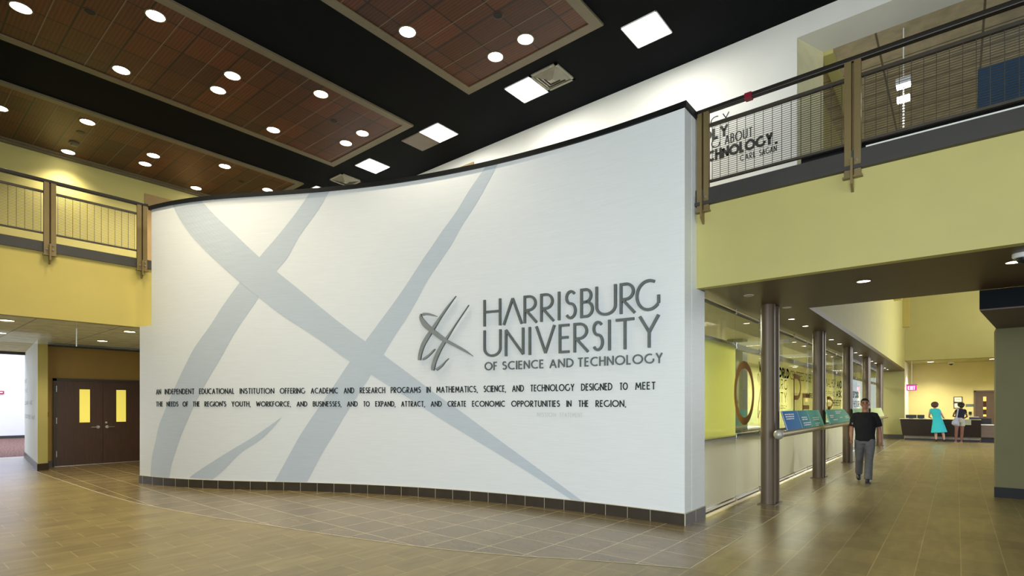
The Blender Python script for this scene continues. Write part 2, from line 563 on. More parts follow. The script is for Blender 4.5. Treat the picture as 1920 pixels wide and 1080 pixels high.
GL = {
    'A': (0.70, [[(0, 0), (.35, 1), (.70, 0)], [(.11, .30), (.59, .30)]]),
    '^': (0.72, [[(0, 0), (.36, 1), (.72, 0)]]),
    'B': (0.48, [[(0, 0), (0, 1), (.2, 1)] + arc(.2, .77, .22, .23, 90, -90)[1:] + [(0, .54)], [(.2, .54)] + arc(.22, .27, .26, .27, 90, -90)[1:] + [(0, 0)]]),
    'C': (0.76, [arc(.5, .5, .5, .5, 58, 302, 24)]),
    'D': (0.66, [[(0, 0), (0, 1), (.18, 1)] + arc(.18, .5, .48, .5, 90, -90, 20)[1:] + [(0, 0)]]),
    'E': (0.40, [[(.40, 1), (0, 1), (0, 0), (.40, 0)], [(0, .54), (.36, .54)]]),
    'F': (0.40, [[(.40, 1), (0, 1), (0, 0)], [(0, .52), (.35, .52)]]),
    'G': (0.90, [arc(.5, .5, .5, .5, 62, 322, 26) + [(.90, .19), (.90, .47)]]),
    'H': (0.58, [[(0, 0), (0, 1)], [(.58, 0), (.58, 1)], [(0, .54), (.58, .54)]]),
    'I': (0.0, [[(0, 0), (0, 1)]]),
    'J': (0.30, [[(.30, 1), (.30, .2)] + arc(.12, .2, .18, .2, 0, -130)[1:]]),
    'K': (0.52, [[(0, 0), (0, 1)], [(.50, 1), (.02, .52), (.52, 0)]]),
    'L': (0.38, [[(0, 1), (0, 0), (.38, 0)]]),
    'M': (0.80, [[(0, 0), (.10, 1), (.40, .22), (.70, 1), (.80, 0)]]),
    'N': (0.64, [[(0, 0), (0, 1), (.64, 0), (.64, 1)]]),
    'O': (1.0, [arc(.5, .5, .5, .5, 0, 360, 30)]),
    'P': (0.46, [[(0, 0), (0, 1), (.2, 1)] + arc(.2, .74, .26, .26, 90, -90)[1:] + [(0, .48)]]),
    'R': (0.50, [[(0, 0), (0, 1), (.18, 1)] + arc(.18, .73, .27, .27, 90, -90)[1:] + [(.06, .46), (.50, 0)]]),
    'S': (0.46, [arc(.24, .77, .21, .23, 35, 270, 16) + arc(.23, .27, .23, .27, 90, -145, 16)[1:]]),
    'T': (0.54, [[(0, 1), (.54, 1)], [(.27, 1), (.27, 0)]]),
    'U': (0.60, [[(0, 1), (0, .30)] + arc(.30, .30, .30, .30, 180, 360)[1:] + [(.60, 1)]]),
    'V': (0.66, [[(0, 1), (.33, 0), (.66, 1)]]),
    'W': (0.96, [[(0, 1), (.24, 0), (.48, .9), (.72, 0), (.96, 1)]]),
    'X': (0.58, [[(0, 0), (.58, 1)], [(0, 1), (.58, 0)]]),
    'Y': (0.60, [[(0, 1), (.30, .48), (.60, 1)], [(.30, .48), (.30, 0)]]),
    '.': (0.0, [[(0, 0), (0, .10)]]),
    ',': (0.05, [[(.05, .08), (0, -.12)]]),
    "'": (0.0, [[(0, .78), (0, 1)]]),
    '?': (0.44, [arc(.22, .74, .22, .26, 160, -60, 14) + [(.22, .42), (.22, .28)], [(.22, 0), (.22, .10)]]),
    '&': (0.62, [[(.62, 0), (.12, .72)] + arc(.28, .80, .18, .20, 200, -20, 12)[1:] + [(.08, .36)] + arc(.26, .24, .26, .24, 150, 350, 14)[1:]]),
}


def ribbon(pts, w):
    """left and right offset lines of a poly-line with mitred corners"""
    n = len(pts)
    closed = n > 3 and math.dist(pts[0], pts[-1]) < 1e-6
    Lf, Rt = [], []
    for i in range(n):
        if closed:
            a, b, c = pts[(i - 1) % (n - 1)] if i > 0 else pts[n - 2], pts[i], pts[i + 1] if i < n - 1 else pts[1]
        else:
            a, b, c = pts[max(i - 1, 0)], pts[i], pts[min(i + 1, n - 1)]
        d1 = (b[0] - a[0], b[1] - a[1]); d2 = (c[0] - b[0], c[1] - b[1])
        l1, l2 = math.hypot(*d1) or 1e-9, math.hypot(*d2) or 1e-9
        if i == 0 and not closed:
            d1, l1 = d2, l2
        if i == n - 1 and not closed:
            d2, l2 = d1, l1
        n1 = (-d1[1] / l1, d1[0] / l1); n2 = (-d2[1] / l2, d2[0] / l2)
        m = (n1[0] + n2[0], n1[1] + n2[1])
        q = m[0] * n1[0] + m[1] * n1[1]
        k = min(1.0 / max(q, 0.25), 2.2)
        Lf.append((b[0] + m[0] * k * w / 2, b[1] + m[1] * k * w / 2))
        Rt.append((b[0] - m[0] * k * w / 2, b[1] - m[1] * k * w / 2))
    return Lf, Rt


def add_strip(mb, Lf, Rt, place, off, thick, seg=1):
    """strip between two lines; place(u, v, off) -> world; thick>0 makes a solid; faces 0 front, 1 sides"""
    n = len(Lf)
    base = len(mb.v)
    rows = 2 if thick > 0 else 1
    for r in range(rows):
        o = off + (thick if r == 0 and thick > 0 else 0)
        for i in range(n):
            for k in range(seg + 1):
                t = k / seg
                mb.v.append(place(Lf[i][0] * (1 - t) + Rt[i][0] * t, Lf[i][1] * (1 - t) + Rt[i][1] * t, o))
    w = seg + 1
    for i in range(n - 1):
        for k in range(seg):
            a = base + i * w + k
            mb.f.append((a, a + 1, a + w + 1, a + w)); mb.mi.append(0)
    if thick > 0:
        h = n * w
        for i in range(n - 1):
            for k in (0, seg):
                a = base + i * w + k
                mb.f.append((a, a + w, a + w + h, a + h)); mb.mi.append(1)
        for i in (0, n - 1):
            for k in range(seg):
                a = base + i * w + k
                mb.f.append((a, a + 1, a + 1 + h, a + h)); mb.mi.append(1)
    return mb


def glyph(mb, ch, x0, x1, z0, z1, w, place, off, thick, sub=0.0):
    """one letter into the box x0..x1, z0..z1 (outer edges), stroke width w"""
    gw, strokes = GL[ch]
    h = z1 - z0 - w if ch not in ".,'" else z1 - z0
    zz = z0 + w / 2 if ch not in ".,'" else z0
    sx = (x1 - x0 - w) / gw if gw else 0
    for st in strokes:
        pts = [(x0 + w / 2 + p[0] * sx, zz + p[1] * h) for p in st]
        # straight stems run to the full height of the letter
        q = []
        for i, p in enumerate(pts):
            y = p[1]
            if i in (0, len(pts) - 1) and len(st) >= 2 and ch not in 'CGSO':
                o = st[1] if i == 0 else st[-2]
                if abs(o[0] - st[i][0]) < 1e-6 or ch in 'AKVWXYMR^N':
                    if abs(st[i][1]) < 1e-6:
                        y -= w / 2
                    elif abs(st[i][1] - 1) < 1e-6:
                        y += w / 2
            q.append((p[0], y))
        run = [q[0]]
        for i in range(1, len(q)):
            run.append(q[i])
            if i < len(q) - 1:
                d1 = (q[i][0] - q[i - 1][0], q[i][1] - q[i - 1][1]); d2 = (q[i + 1][0] - q[i][0], q[i + 1][1] - q[i][1])
                c = (d1[0] * d2[0] + d1[1] * d2[1]) / ((math.hypot(*d1) * math.hypot(*d2)) or 1e-9)
                if c < -0.15:      # a sharp apex: each stroke ends on its own
                    add_strip(mb, *ribbon(run, w), place, off, thick)
                    run = [q[i]]
        add_strip(mb, *ribbon(run, w), place, off, thick)


def text_natural(word, track):
    return sum(GL[c][0] + track for c in word)


def word_into(mb, word, x0, x1, z0, z1, w, place, off, thick, track=0.26):
    H = z1 - z0
    tot = text_natural(word, track) - track
    k = (x1 - x0 - w) / (tot) if tot > 0 else H
    x = x0
    for c in word:
        g = GL[c][0] * k
        glyph(mb, c, x, x + g + w, z0, z1, w, place, off, thick)
        x += g + track * k
    return mb


# university sign: raised metal letters, one mesh per letter
sgn = thing('university_sign', 'raised brushed metal university name and crossed swoosh emblem on the curved wall', 'sign', wall_pt(7.56, 2.18))


def letters(word, xs0, xs1, z0, z1, w, thick, a_plain=False):
    for c, a, b in zip(word, xs0, xs1):
        mb = MB()
        glyph(mb, '^' if (c == 'A' and a_plain) else c, a, b, z0, z1, w, wall_pt, 0.012, thick)
        mb.build('letter', [M_letter, M_letter_edge], sgn)


letters('HARRISBURG', [7.56, 7.921, 8.304, 8.601, 8.908, 9.026, 9.286, 9.534, 9.918, 10.16], [7.889, 8.286, 8.555, 8.853, 8.957, 9.221, 9.501, 9.868, 10.164, 10.516], 2.905, 3.343, 0.038, 0.028, True)
letters('UNIVERSITY', [7.56, 7.961, 8.395, 8.512, 8.923, 9.173, 9.478, 9.737, 9.839, 10.203], [7.894, 8.312, 8.437, 8.866, 9.119, 9.431, 9.664, 9.783, 10.156, 10.516], 2.397, 2.840, 0.038, 0.028)
# third line, words placed where they stand
OF = [('OF', 7.574, 7.812), ('SCIENCE', 7.905, 8.655), ('AND', 8.755, 9.165), ('TECHNOLOGY', 9.235, 10.551)]
for wd, a, b in OF:
    track = 0.30
    k = (b - a - 0.02) / (text_natural(wd, track) - track)
    x = a
    for c in wd:
        g = GL[c][0] * k
        mb = MB()
        glyph(mb, c, x, x + g + 0.02, 2.178, 2.316, 0.02, wall_pt, 0.010, 0.014)
        mb.build('letter', [M_letter, M_letter_edge], sgn)
        x += g + track * k


def resample(L, n):
    d = [0.0]
    for a, b in zip(L, L[1:]):
        d.append(d[-1] + math.dist(a, b))
    out = []
    for i in range(n + 1):
        t = d[-1] * i / n
        for j in range(len(d) - 1):
            if t <= d[j + 1] + 1e-9:
                u = (t - d[j]) / ((d[j + 1] - d[j]) or 1)
                out.append(tuple(a * (1 - u) + b * u for a, b in zip(L[j], L[j + 1])))
                break
    return out


EM = {
    'e1': ([(7.033, 3.456), (6.85, 3.283), (6.647, 3.051), (6.522, 2.907), (6.38, 2.721), (6.317, 2.585), (6.286, 2.462), (6.282, 2.392)], [(7.034, 3.454), (6.897, 3.293), (6.741, 3.1), (6.616, 2.923), (6.561, 2.85), (6.428, 2.664), (6.357, 2.501), (6.336, 2.391)]),
    'e2': ([(7.282, 3.287), (7.112, 3.09), (6.897, 2.833), (6.757, 2.677), (6.647, 2.518), (6.577, 2.37), (6.546, 2.261), (6.55, 2.209)], [(7.285, 3.285), (7.189, 3.165), (7.036, 2.974), (6.834, 2.687), (6.71, 2.488), (6.64, 2.34), (6.613, 2.245), (6.6, 2.202)]),
    'e3': ([(6.624, 2.574), (6.593, 2.564), (6.491, 2.482), (6.372, 2.415)], [(6.626, 2.571), (6.561, 2.501), (6.459, 2.421), (6.377, 2.387)]),
    'e4': ([(6.889, 2.403), (6.842, 2.372), (6.741, 2.29), (6.624, 2.225)], [(6.892, 2.4), (6.834, 2.348), (6.757, 2.262), (6.663, 2.2)]),
    'e5': ([(6.341, 3.2), (6.314, 3.14), (6.341, 3.048), (6.412, 2.954), (6.538, 2.865), (6.741, 2.719), (6.897, 2.651), (7.097, 2.551), (7.363, 2.422)], [(6.357, 3.195), (6.365, 3.143), (6.412, 3.086), (6.491, 3.005), (6.616, 2.902), (6.819, 2.756), (6.897, 2.705), (7.174, 2.558), (7.364, 2.425)]),
    'e6': ([(6.663, 3.135), (6.569, 3.179), (6.483, 3.203), (6.396, 3.211), (6.368, 3.194)], [(6.665, 3.13), (6.569, 3.149), (6.483, 3.167), (6.42, 3.172), (6.385, 3.163)]),
}


def smooth_line(L):
    return [tuple(p) for p in catmull(L, 5)]


for k, (a, b) in EM.items():
    mb = MB()
    add_strip(mb, resample(smooth_line(a), 40), resample(smooth_line(b), 40), wall_pt, 0.014 if k != 'e5' else 0.020, 0.03)
    mb.build('emblem_stroke', [M_emblem, M_letter_edge], sgn)

# silver swooshes on the wall
mur = thing('wall_graphic', 'giant pale silver-grey swoosh strokes crossing the whole curved wall', 'wall graphic', wall_pt(5.2, 2.7))
SW = {
    's1': ([(4.063, 5.552), (3.815, 5.234), (3.498, 4.876), (3.249, 4.615), (3.09, 4.454), (2.634, 3.94), (2.261, 3.491), (1.982, 3.121), (1.645, 2.744), (1.398, 2.382), (1.136, 1.972), (0.854, 1.512), (0.665, 1.191), (0.554, 0.867), (0.437, 0.557), (0.387, 0.167)],
           [(4.469, 5.552), (4.221, 5.209), (3.86, 4.774), (3.612, 4.37), (3.385, 4.128), (3.033, 3.647), (2.54, 2.999), (2.23, 2.516), (1.982, 2.157), (1.698, 1.729), (1.479, 1.35), (1.272, 0.972), (1.129, 0.654), (1.032, 0.422), (0.969, 0.167)]),
    's2': ([(7.581, 5.552), (7.269, 5.217), (7.039, 4.919), (6.73, 4.588), (6.534, 4.354), (6.364, 4.16), (6.08, 3.8), (5.811, 3.472), (5.541, 3.164), (5.197, 2.763), (4.88, 2.394), (4.565, 1.969), (4.131, 1.402), (3.86, 1.019), (3.68, 0.717), (3.354, 0.167)],
           [(7.813, 5.552), (7.42, 4.993), (7.136, 4.654), (6.924, 4.344), (6.761, 4.150), (6.435, 3.757), (6.257, 3.474), (6.008, 3.113), (5.811, 2.869), (5.595, 2.558), (5.36, 2.227), (5.053, 1.795), (4.817, 1.47), (4.582, 1.108), (4.329, 0.727), (4.013, 0.167)]),
    's3': ([(1.063, 5.552), (1.278, 5.237), (1.559, 4.905), (1.901, 4.578), (2.297, 4.235), (2.641, 3.944), (3.033, 3.647), (3.481, 3.313), (3.932, 3.032), (4.405, 2.731), (4.88, 2.404), (5.436, 2.091), (6.008, 1.763), (6.429, 1.526), (6.962, 1.236), (7.503, 0.961), (8.028, 0.703), (8.499, 0.474), (9.122, 0.167)],
           [(1.799, 5.552), (2.126, 5.225), (2.464, 4.927), (2.953, 4.481), (3.385, 4.128), (3.838, 3.778), (4.275, 3.431), (4.727, 3.087), (5.197, 2.763), (5.595, 2.491), (6.115, 2.137), (6.667, 1.767), (7.118, 1.492), (7.579, 1.196), (8.138, 0.853), (8.675, 0.533), (9.003, 0.34), (9.307, 0.167)]),
    's4': ([(3.503, 1.379), (2.935, 1.011), (2.374, 0.699), (1.778, 0.361), (1.499, 0.19)], [(3.508, 1.379), (3.117, 0.995), (2.657, 0.703), (2.317, 0.392), (2.042, 0.175)]),
}
for i, (k, (a, b)) in enumerate(SW.items()):
    mb = MB()
    add_strip(mb, resample(smooth_line(a), 60), resample(smooth_line(b), 60), wall_pt, 0.0025 + 0.0007 * i, 0, 10)
    mb.build('swoosh', M_silver, mur)

# mission statement in black vinyl
MW1 = 'AN INDEPENDENT EDUCATIONAL INSTITUTION OFFERING ACADEMIC AND RESEARCH PROGRAMS IN MATHEMATICS, SCIENCE, AND TECHNOLOGY DESIGNED TO MEET'.split()
MS1 = [0.581, 0.846, 1.744, 2.638, 3.463, 4.091, 4.763, 5.089, 5.717, 6.435, 6.632, 7.549, 8.082, 8.411, 9.289, 9.905, 10.145, 10.437 + 0.125]
MW2 = "THE NEEDS OF THE REGION'S YOUTH, WORKFORCE, AND BUSINESSES, AND TO EXPAND, ATTRACT, AND CREATE ECONOMIC OPPORTUNITIES IN THE REGION.".split()
MS2 = [0.581, 0.9, 1.337, 1.591, 1.868, 2.463, 2.977, 3.804, 4.134, 4.828, 5.159, 5.403, 5.927, 6.52, 6.853, 7.329, 8.067, 9.043, 9.241, 9.525, 9.991 + 0.125]
mis = thing('mission_statement', 'two long lines of small black capitals across the curved wall', 'lettering', wall_pt(5.5, 1.57))
for words, st, z0, z1 in ((MW1, MS1, 1.818, 1.926), (MW2, MS2, 1.576, 1.676)):
    for wd, a, b in zip(words, st, st[1:]):
        mb = MB()
        word_into(mb, wd, a, b - 0.112, z0, z1, 0.0155, wall_pt, 0.006, 0.004, 0.27)
        mb.build('word_lettering', [M_ink, M_ink], mis)
hd = thing('heading_lettering', 'barely visible pale capitals MISSION STATEMENT below the black lines', 'lettering', wall_pt(8.9, 1.42))
word_into(MB(), 'MISSION', 8.529, 8.865, 1.421, 1.49, 0.009, wall_pt, 0.006, 0.0, 0.34).build('word_lettering', M_faint, hd)
word_into(MB(), 'STATEMENT', 8.925, 9.316, 1.421, 1.49, 0.009, wall_pt, 0.006, 0.0, 0.34).build('word_lettering', M_faint, hd)
# ------------------------------------------------------------------ floors
ARC = [(-17.20, 2.66), (-16.0, 2.665), (-14.52, 2.69), (-12.27, 2.74), (-10.63, 2.82), (-9.36, 2.98), (-8.17, 3.18), (-7.34, 3.38), (-5.78, 3.72), (-4.58, 4.04), (-3.65, 4.40), (-2.945, 4.76), (-2.01, 5.16)]
ARCD = catmull(ARC, 6)
mb = MB().box(-22.6, 8.5, -8, 36, -0.12, 0.0)
struct('floor', mb, M_floor)
mb = MB()
mb.prism(list(ARCD) + [(-2.01, 31.4), (-18.1, 31.4), (-18.1, 2.66)], 0.0, 0.002)
struct('floor_inlay', mb, M_inlay)
mb = MB()
La = [(p[0], p[1]) for p in ARCD]
l, r = ribbon(La, 0.016)
for i in range(len(l) - 1):
    mb.add([(l[i][0], l[i][1], 0.003), (l[i + 1][0], l[i + 1][1], 0.003), (r[i + 1][0], r[i + 1][1], 0.003), (r[i][0], r[i][1], 0.003)], [(0, 1, 2, 3)])
mb.box(-2.014, -2.006, 5.16, 31.4, 0.0, 0.003)
struct('trim_2', mb, M_grout)
mb = MB().box(-36.5, -22.6, -2, 9, -0.12, 0.004)
struct('floor_carpet', mb, M_carpet)

# ------------------------------------------------------------------ ceiling and upper walls
ZC = 7.55
struct('ceiling', MB().box(-17, 8.5, -8, 9.4, ZC, ZC + 0.2), M_black)
struct('wall_left', MB().box(-16.73, -16.43, -8, 9.4, 4.4, ZC), M_yellow)
struct('trim_3', MB().box(-16.43, -16.33, -8, 9.12, ZC - 0.07, ZC), M_trim)
mb = MB().box(-16.43, -1.879, 9.12, 9.42, 4.4, ZC)
struct('wall_reveal', MB().prism([(-1.877, 9.124), (-1.634, 9.76), (-2.4, 9.76), (-2.4, 9.43), (-1.878, 9.43)], 4.55, 7.231), mat('cream_reveal', (0.76, 0.71, 0.44), 0.6))
mb.box(-1.879, 8.5, 9.12, 9.76, 7.232, ZC)
struct('wall_back', mb, M_white)
struct('wall_right', MB().box(8.5, 8.8, -4.6, -3, 0, ZC).box(8.5, 8.8, 6, 32, 0, ZC).box(8.5, 8.8, -3, 6, 5.25, ZC), M_yellow)

# second floor doors glimpsed over the curved wall
mb = MB().box(-16.43, -16.405, 4.70, 6.6, 4.6, 7.17)
struct('door_3', mb, M_tanpanel)
mb = MB().box(-10.0, -8.70, 9.09, 9.12, 4.5, 7.30)
struct('door_4', mb, M_tanpanel)

# right balcony: yellow front, brown soffit, floor slab
struct('wall_balcony_right', MB().box(-2.778, 8.5, 7.373, 7.50, 3.222, 4.36), M_yellow)
mb = MB()
mb.box(-2.9, 8.5, 7.50, 10.04, 3.222, 3.32)
mb.box(-2.9, -1.895, 10.04, 31.6, 3.222, 3.32)
struct('ceiling_soffit', mb, M_soffit)
struct('floor_balcony_right', MB().box(-2.778, 8.5, 7.40, 10.02, 4.36, 4.55), M_fascia)
mb = MB().box(-2.80, 8.5, 7.325, 7.40, 4.345, 4.562)
mb.box(-2.80, 8.5, 7.30, 7.41, 4.34, 4.385)
struct('trim_4', mb, M_fascia)
struct('trim_5', MB().box(-1.50, 8.5, 7.50, 7.56, 4.625, 4.69).box(-1.50, 8.5, 7.50, 7.53, 4.55, 4.63), M_cap)
struct('trim_6', MB().box(-0.8, 8.5, 7.34, 7.49, 4.562, 4.585), M_white)
# ceiling, blue partition and pale strip of the upper corridor
struct('ceiling_upper', MB().box(-1.9, 8.5, 9.76, 32, 7.232, 7.4), M_upper_tile)
struct('trim_7', MB().box(-1.66, -1.50, 9.765, 24, 7.17, 7.232), M_yellow)
struct('wall_upper_blue', MB().box(0.27, 5.0, 11.45, 11.6, 4.5, 7.02), M_bluewall)

# far concourse: lit left wall above the glazing, end walls, left return
mb = MB().box(-2.3, -1.895, 10.06, 31.6, 3.32, 7.4)
struct('wall_concourse_left', mb, M_yellow)
struct('trim_8', MB().box(-1.895, -1.637, 25.66, 26.05, 5.73, 7.3), M_yellow2)
struct('trim_9', MB().box(-1.895, -1.64, 30.25, 30.60, 5.18, 7.3), M_yellow2)
struct('wall_concourse_end', MB().box(-1.895, 6.0, 31.6, 31.8, 3.71, 7.4), M_yellow)
struct('ceiling_reception', MB().box(-1.895, 6.0, 31.62, 34.6, 3.71, 3.9), M_olive)
struct('wall_reception_back', MB().box(-2.3, 6.0, 34.55, 34.8, 0, 3.75), mat('pale_yellow_wall', (0.62, 0.575, 0.27), 0.6, 0, 0.03, 2))
struct('wall_reception_left', MB().box(-2.2, -1.895, 31.66, 34.6, 0, 3.75), M_white)
struct('wall_end_left', MB().box(-2.72, -1.897, 31.45, 31.65, 0, 3.25), M_olive)
struct('wall_exhibit_end', MB().box(-6.7, -4.45, 31.45, 31.65, 0, 3.222).box(-4.45, -2.72, 31.45, 31.65, 2.95, 3.222), mat('exhibit_yellow', (0.74, 0.70, 0.27), 0.6))
struct('baseboard_end', MB().box(-2.75, -1.897, 31.42, 31.45, 0.0, 0.21), M_skirt)

# dark beam and pier on the right
mb = MB().prism([(0.252, 10.05), (8.5, 10.05), (8.5, 12.75), (0.54, 12.75), (0.535, 12.6)], 2.955, 3.222)
struct('trim_10', mb, mat('beam_near_black', (0.004, 0.007, 0.010), 0.7, spec=0.15))
struct('trim_11', MB().prism([(0.256, 10.06), (8.5, 10.06), (8.5, 12.75), (0.545, 12.75), (0.538, 12.6)], 2.935, 2.955), mat('beam_underside', (0.10, 0.07, 0.062), 0.6))
struct('wall_pier', MB().box(0.53, 6.0, 12.60, 13.1, 0, 2.935), mat('pier_olive_shaded', (0.165, 0.155, 0.070), 0.65, 0, 0.03, 2))  # olive darkened to carry the shade of the soffit
struct('baseboard_pier', MB().box(0.51, 6.0, 12.575, 12.60, 0, 0.175), M_cap)

# ------------------------------------------------------------------ left balcony and what lies under it
XB = -13.07
struct('wall_balcony_left', MB().box(XB - 0.15, XB, -8, 3.90, 3.222, 4.46), M_yellow2)
struct('trim_12', MB().box(XB - 0.14, XB + 0.04, -8, 3.93, 4.455, 4.64), M_fascia)
struct('floor_balcony_left', MB().box(-16.5, XB - 0.1, -8, 9.1, 4.44, 4.60), M_fascia)
struct('ceiling_left', MB().box(-22.0, XB - 0.15, -8, 5.6, 3.222, 3.35), M_soffit_tile)
struct('wall_passage', MB().prism([(-17.28, 2.71), (-17.38, 2.90), (-22.2, 3.34), (-22.2, 3.17)], 0, 3.222), M_white)
struct('wall_pillar', MB().prism([(-17.262, 2.705), (-17.37, 2.91), (-17.40, 2.905), (-17.30, 2.708)], 0, 3.222), M_yellow)
mb = MB().prism([(-17.245, 2.69), (-17.36, 2.93), (-22.2, 3.36), (-22.2, 3.15)], 0, 0.17)
struct('baseboard_passage', mb, M_skirt)
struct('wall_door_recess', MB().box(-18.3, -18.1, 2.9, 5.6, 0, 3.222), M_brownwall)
struct('trim_13', MB().box(-18.1, -18.02, 2.9, 5.6, 3.13, 3.222), M_fascia)
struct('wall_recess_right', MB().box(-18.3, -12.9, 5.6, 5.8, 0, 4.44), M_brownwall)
struct('baseboard_recess', MB().box(-18.1, -18.08, 2.92, 3.15, 0, 0.16), M_skirt)
# bright passage far left
struct('wall_passage_end', MB().box(-35.6, -35.2, -4, 10, 0, 7.5), M_bluewhite)
struct('baseboard_passage_end', MB().box(-35.2, -35.15, -4, 10, 0, 0.14), M_fascia)
struct('trim_14', MB().box(-22.1, -21.9, -8, 5.6, 3.14, 3.35), M_fascia)
struct('wall_passage_side', MB().box(-35.2, -22.4, 6.6, 6.9, 0, 7.5), M_bluewhite)

# double door
mb = MB()
mb.box(-18.1, -18.04, 3.13, 3.20, 0, 2.30).box(-18.1, -18.04, 5.20, 5.27, 0, 2.30).box(-18.1, -18.04, 3.13, 5.27, 2.24, 2.31)
dr = struct('door_1', mb, M_frame)
for y0, y1, wy, hy, sgn_ in ((3.20, 4.178, 3.672, 4.075, -1), (4.184, 5.20, 4.488, 4.275, 1)):
    lf = MB()
    wz0, wz1, wy1 = 1.14, 2.03, wy + 0.228
    lf.box(-18.09, -18.045, y0, wy, 0.012, 2.235).box(-18.09, -18.045, wy1, y1, 0.012, 2.235)
    lf.box(-18.09, -18.045, wy, wy1, 0.012, wz0).box(-18.09, -18.045, wy, wy1, wz1, 2.235)
    leaf = lf.build('door_leaf', M_doorwood, dr)
    MB().box(-18.075, -18.06, wy, wy1, wz0, wz1).build('door_window', M_doorlite, leaf)
    h = MB()
    h.tube([(-18.045, hy, 1.01), (-17.985, hy, 1.01)], 0.014).tube([(-17.985, hy, 1.01), (-17.985, hy + sgn_ * 0.02 - (0.14 if sgn_ < 0 else -0.14), 1.01)], 0.012)
    h.tube([(-18.046, hy, 1.01), (-18.036, hy, 1.01)], 0.04, 16)
    if sgn_ > 0:
        h.tube([(-18.046, hy - 0.02, 1.13), (-18.03, hy - 0.02, 1.13)], 0.026, 16)
    h.build('door_handle', M_steel, leaf, True)
    if y0 < 3.5:
        for z in (0.25, 1.12, 1.95):
            MB().tube([(-18.035, y0 - 0.004, z), (-18.035, y0 - 0.004, z + 0.16)], 0.012).build('hinge', M_steel, leaf, True)
MB().box(-18.05, -18.02, 3.15, 5.25, 0.002, 0.012).build('threshold', M_steel, dr)
tag(MB().box(-18.1, -18.085, 2.98, 3.04, 1.30, 1.42).build('wall_switch', M_cap), 'small dark switch plate on the brown wall beside the double doors', 'switch')
# red exit box at the end of the bright passage
ex = thing('exit_sign', 'tiny dark red sign on the pale wall at the end of the left passage', 'sign', (-35.2, 4.2, 2.15))
MB().box(-35.2, -35.14, 4.05, 4.28, 2.15, 2.29).build('sign_box', mat('sign_red', (0.35, 0.004, 0.03), 0.4), ex)
MB().box(-35.14, -35.13, 4.10, 4.23, 2.20, 2.235).build('sign_lettering', M_exitwhite, ex)
# small grey lettering on the passage wall
pl = thing('passage_lettering', 'four short grey text lines on the pale passage wall left of the yellow pillar', 'lettering', (-20.0, 2.9, 1.0))


def passage_pt(u, v, o):
    """u runs from the pillar into the passage"""
    x0, y0, x1, y1 = -17.28, 2.71, -22.2, 3.17
    t = u / 4.94
    return (x0 + (x1 - x0) * t - o * 0.093, y0 + (y1 - y0) * t - o, v)


for word, ua, ub, z in (('BE', 3.75, 4.85, 2.28), ('THE', 3.55, 4.85, 1.98), ('LEARN AND', 1.75, 4.85, 1.62), ('DISCOVER WHAT', 0.85, 4.85, 1.22)):
    ws = word.split()
    n = sum(len(q) for q in ws) + len(ws) - 1
    u = ua
    for q in ws:
        w = (ub - ua) * len(q) / n
        for i_, ch in enumerate(q):
            mb = MB()
            glyph(mb, ch, u + w * i_ / len(q), u + w * (i_ + .72) / len(q), z, z + 0.11, 0.02, lambda a, b, o: passage_pt(ua + ub - a, b, o), 0.004, 0)
            mb.build('letter', mat('grey_vinyl', (0.36, 0.36, 0.40), 0.5), pl)
        u += w + (ub - ua) / n

# hanging glass smoke baffle below the left balcony
bf = thing('glass_baffle', 'hanging strip of smoky glass panes below the left balcony edge', 'glass baffle', (XB, 2.6, 2.73))
for y0, y1 in ((-4.3, -2.01), (-2.0, 0.29), (0.30, 2.605), (2.615, 3.675)):
    MB().box(XB + 0.005, XB + 0.017, y0, y1, 2.74, 3.222).build('glass_pane', G_baffle, bf)
MB().box(XB - 0.03, XB + 0.03, 3.68, 3.775, 2.735, 3.222).build('end_panel', G_edge, bf)
MB().box(XB, XB + 0.022, 2.603, 2.617, 2.735, 3.08).build('joint_clip', M_steel, bf)

# ------------------------------------------------------------------ balcony railings


def wire_mesh(mb, axis, fixed, a0, a1, z0, z1, step, dz, r=0.0030):
    n = max(1, round((a1 - a0) / step))
    for i in range(n + 1):
        a = a0 + (a1 - a0) * i / n
        if axis == 'x':
            mb.box(a - r, a + r, fixed - r, fixed + r, z0, z1)
        else:
            mb.box(fixed - r, fixed + r, a - r, a + r, z0, z1)
    m = round((z1 - z0) / dz)
    for i in range(1, m):
        z = z0 + (z1 - z0) * i / m
        q = r * 0.85
        if axis == 'x':
            mb.box(a0, a1, fixed - q + 0.004, fixed + q + 0.004, z - q, z + q)
        else:
            mb.box(fixed - q - 0.004, fixed + q - 0.004, a0, a1, z - q, z + q)


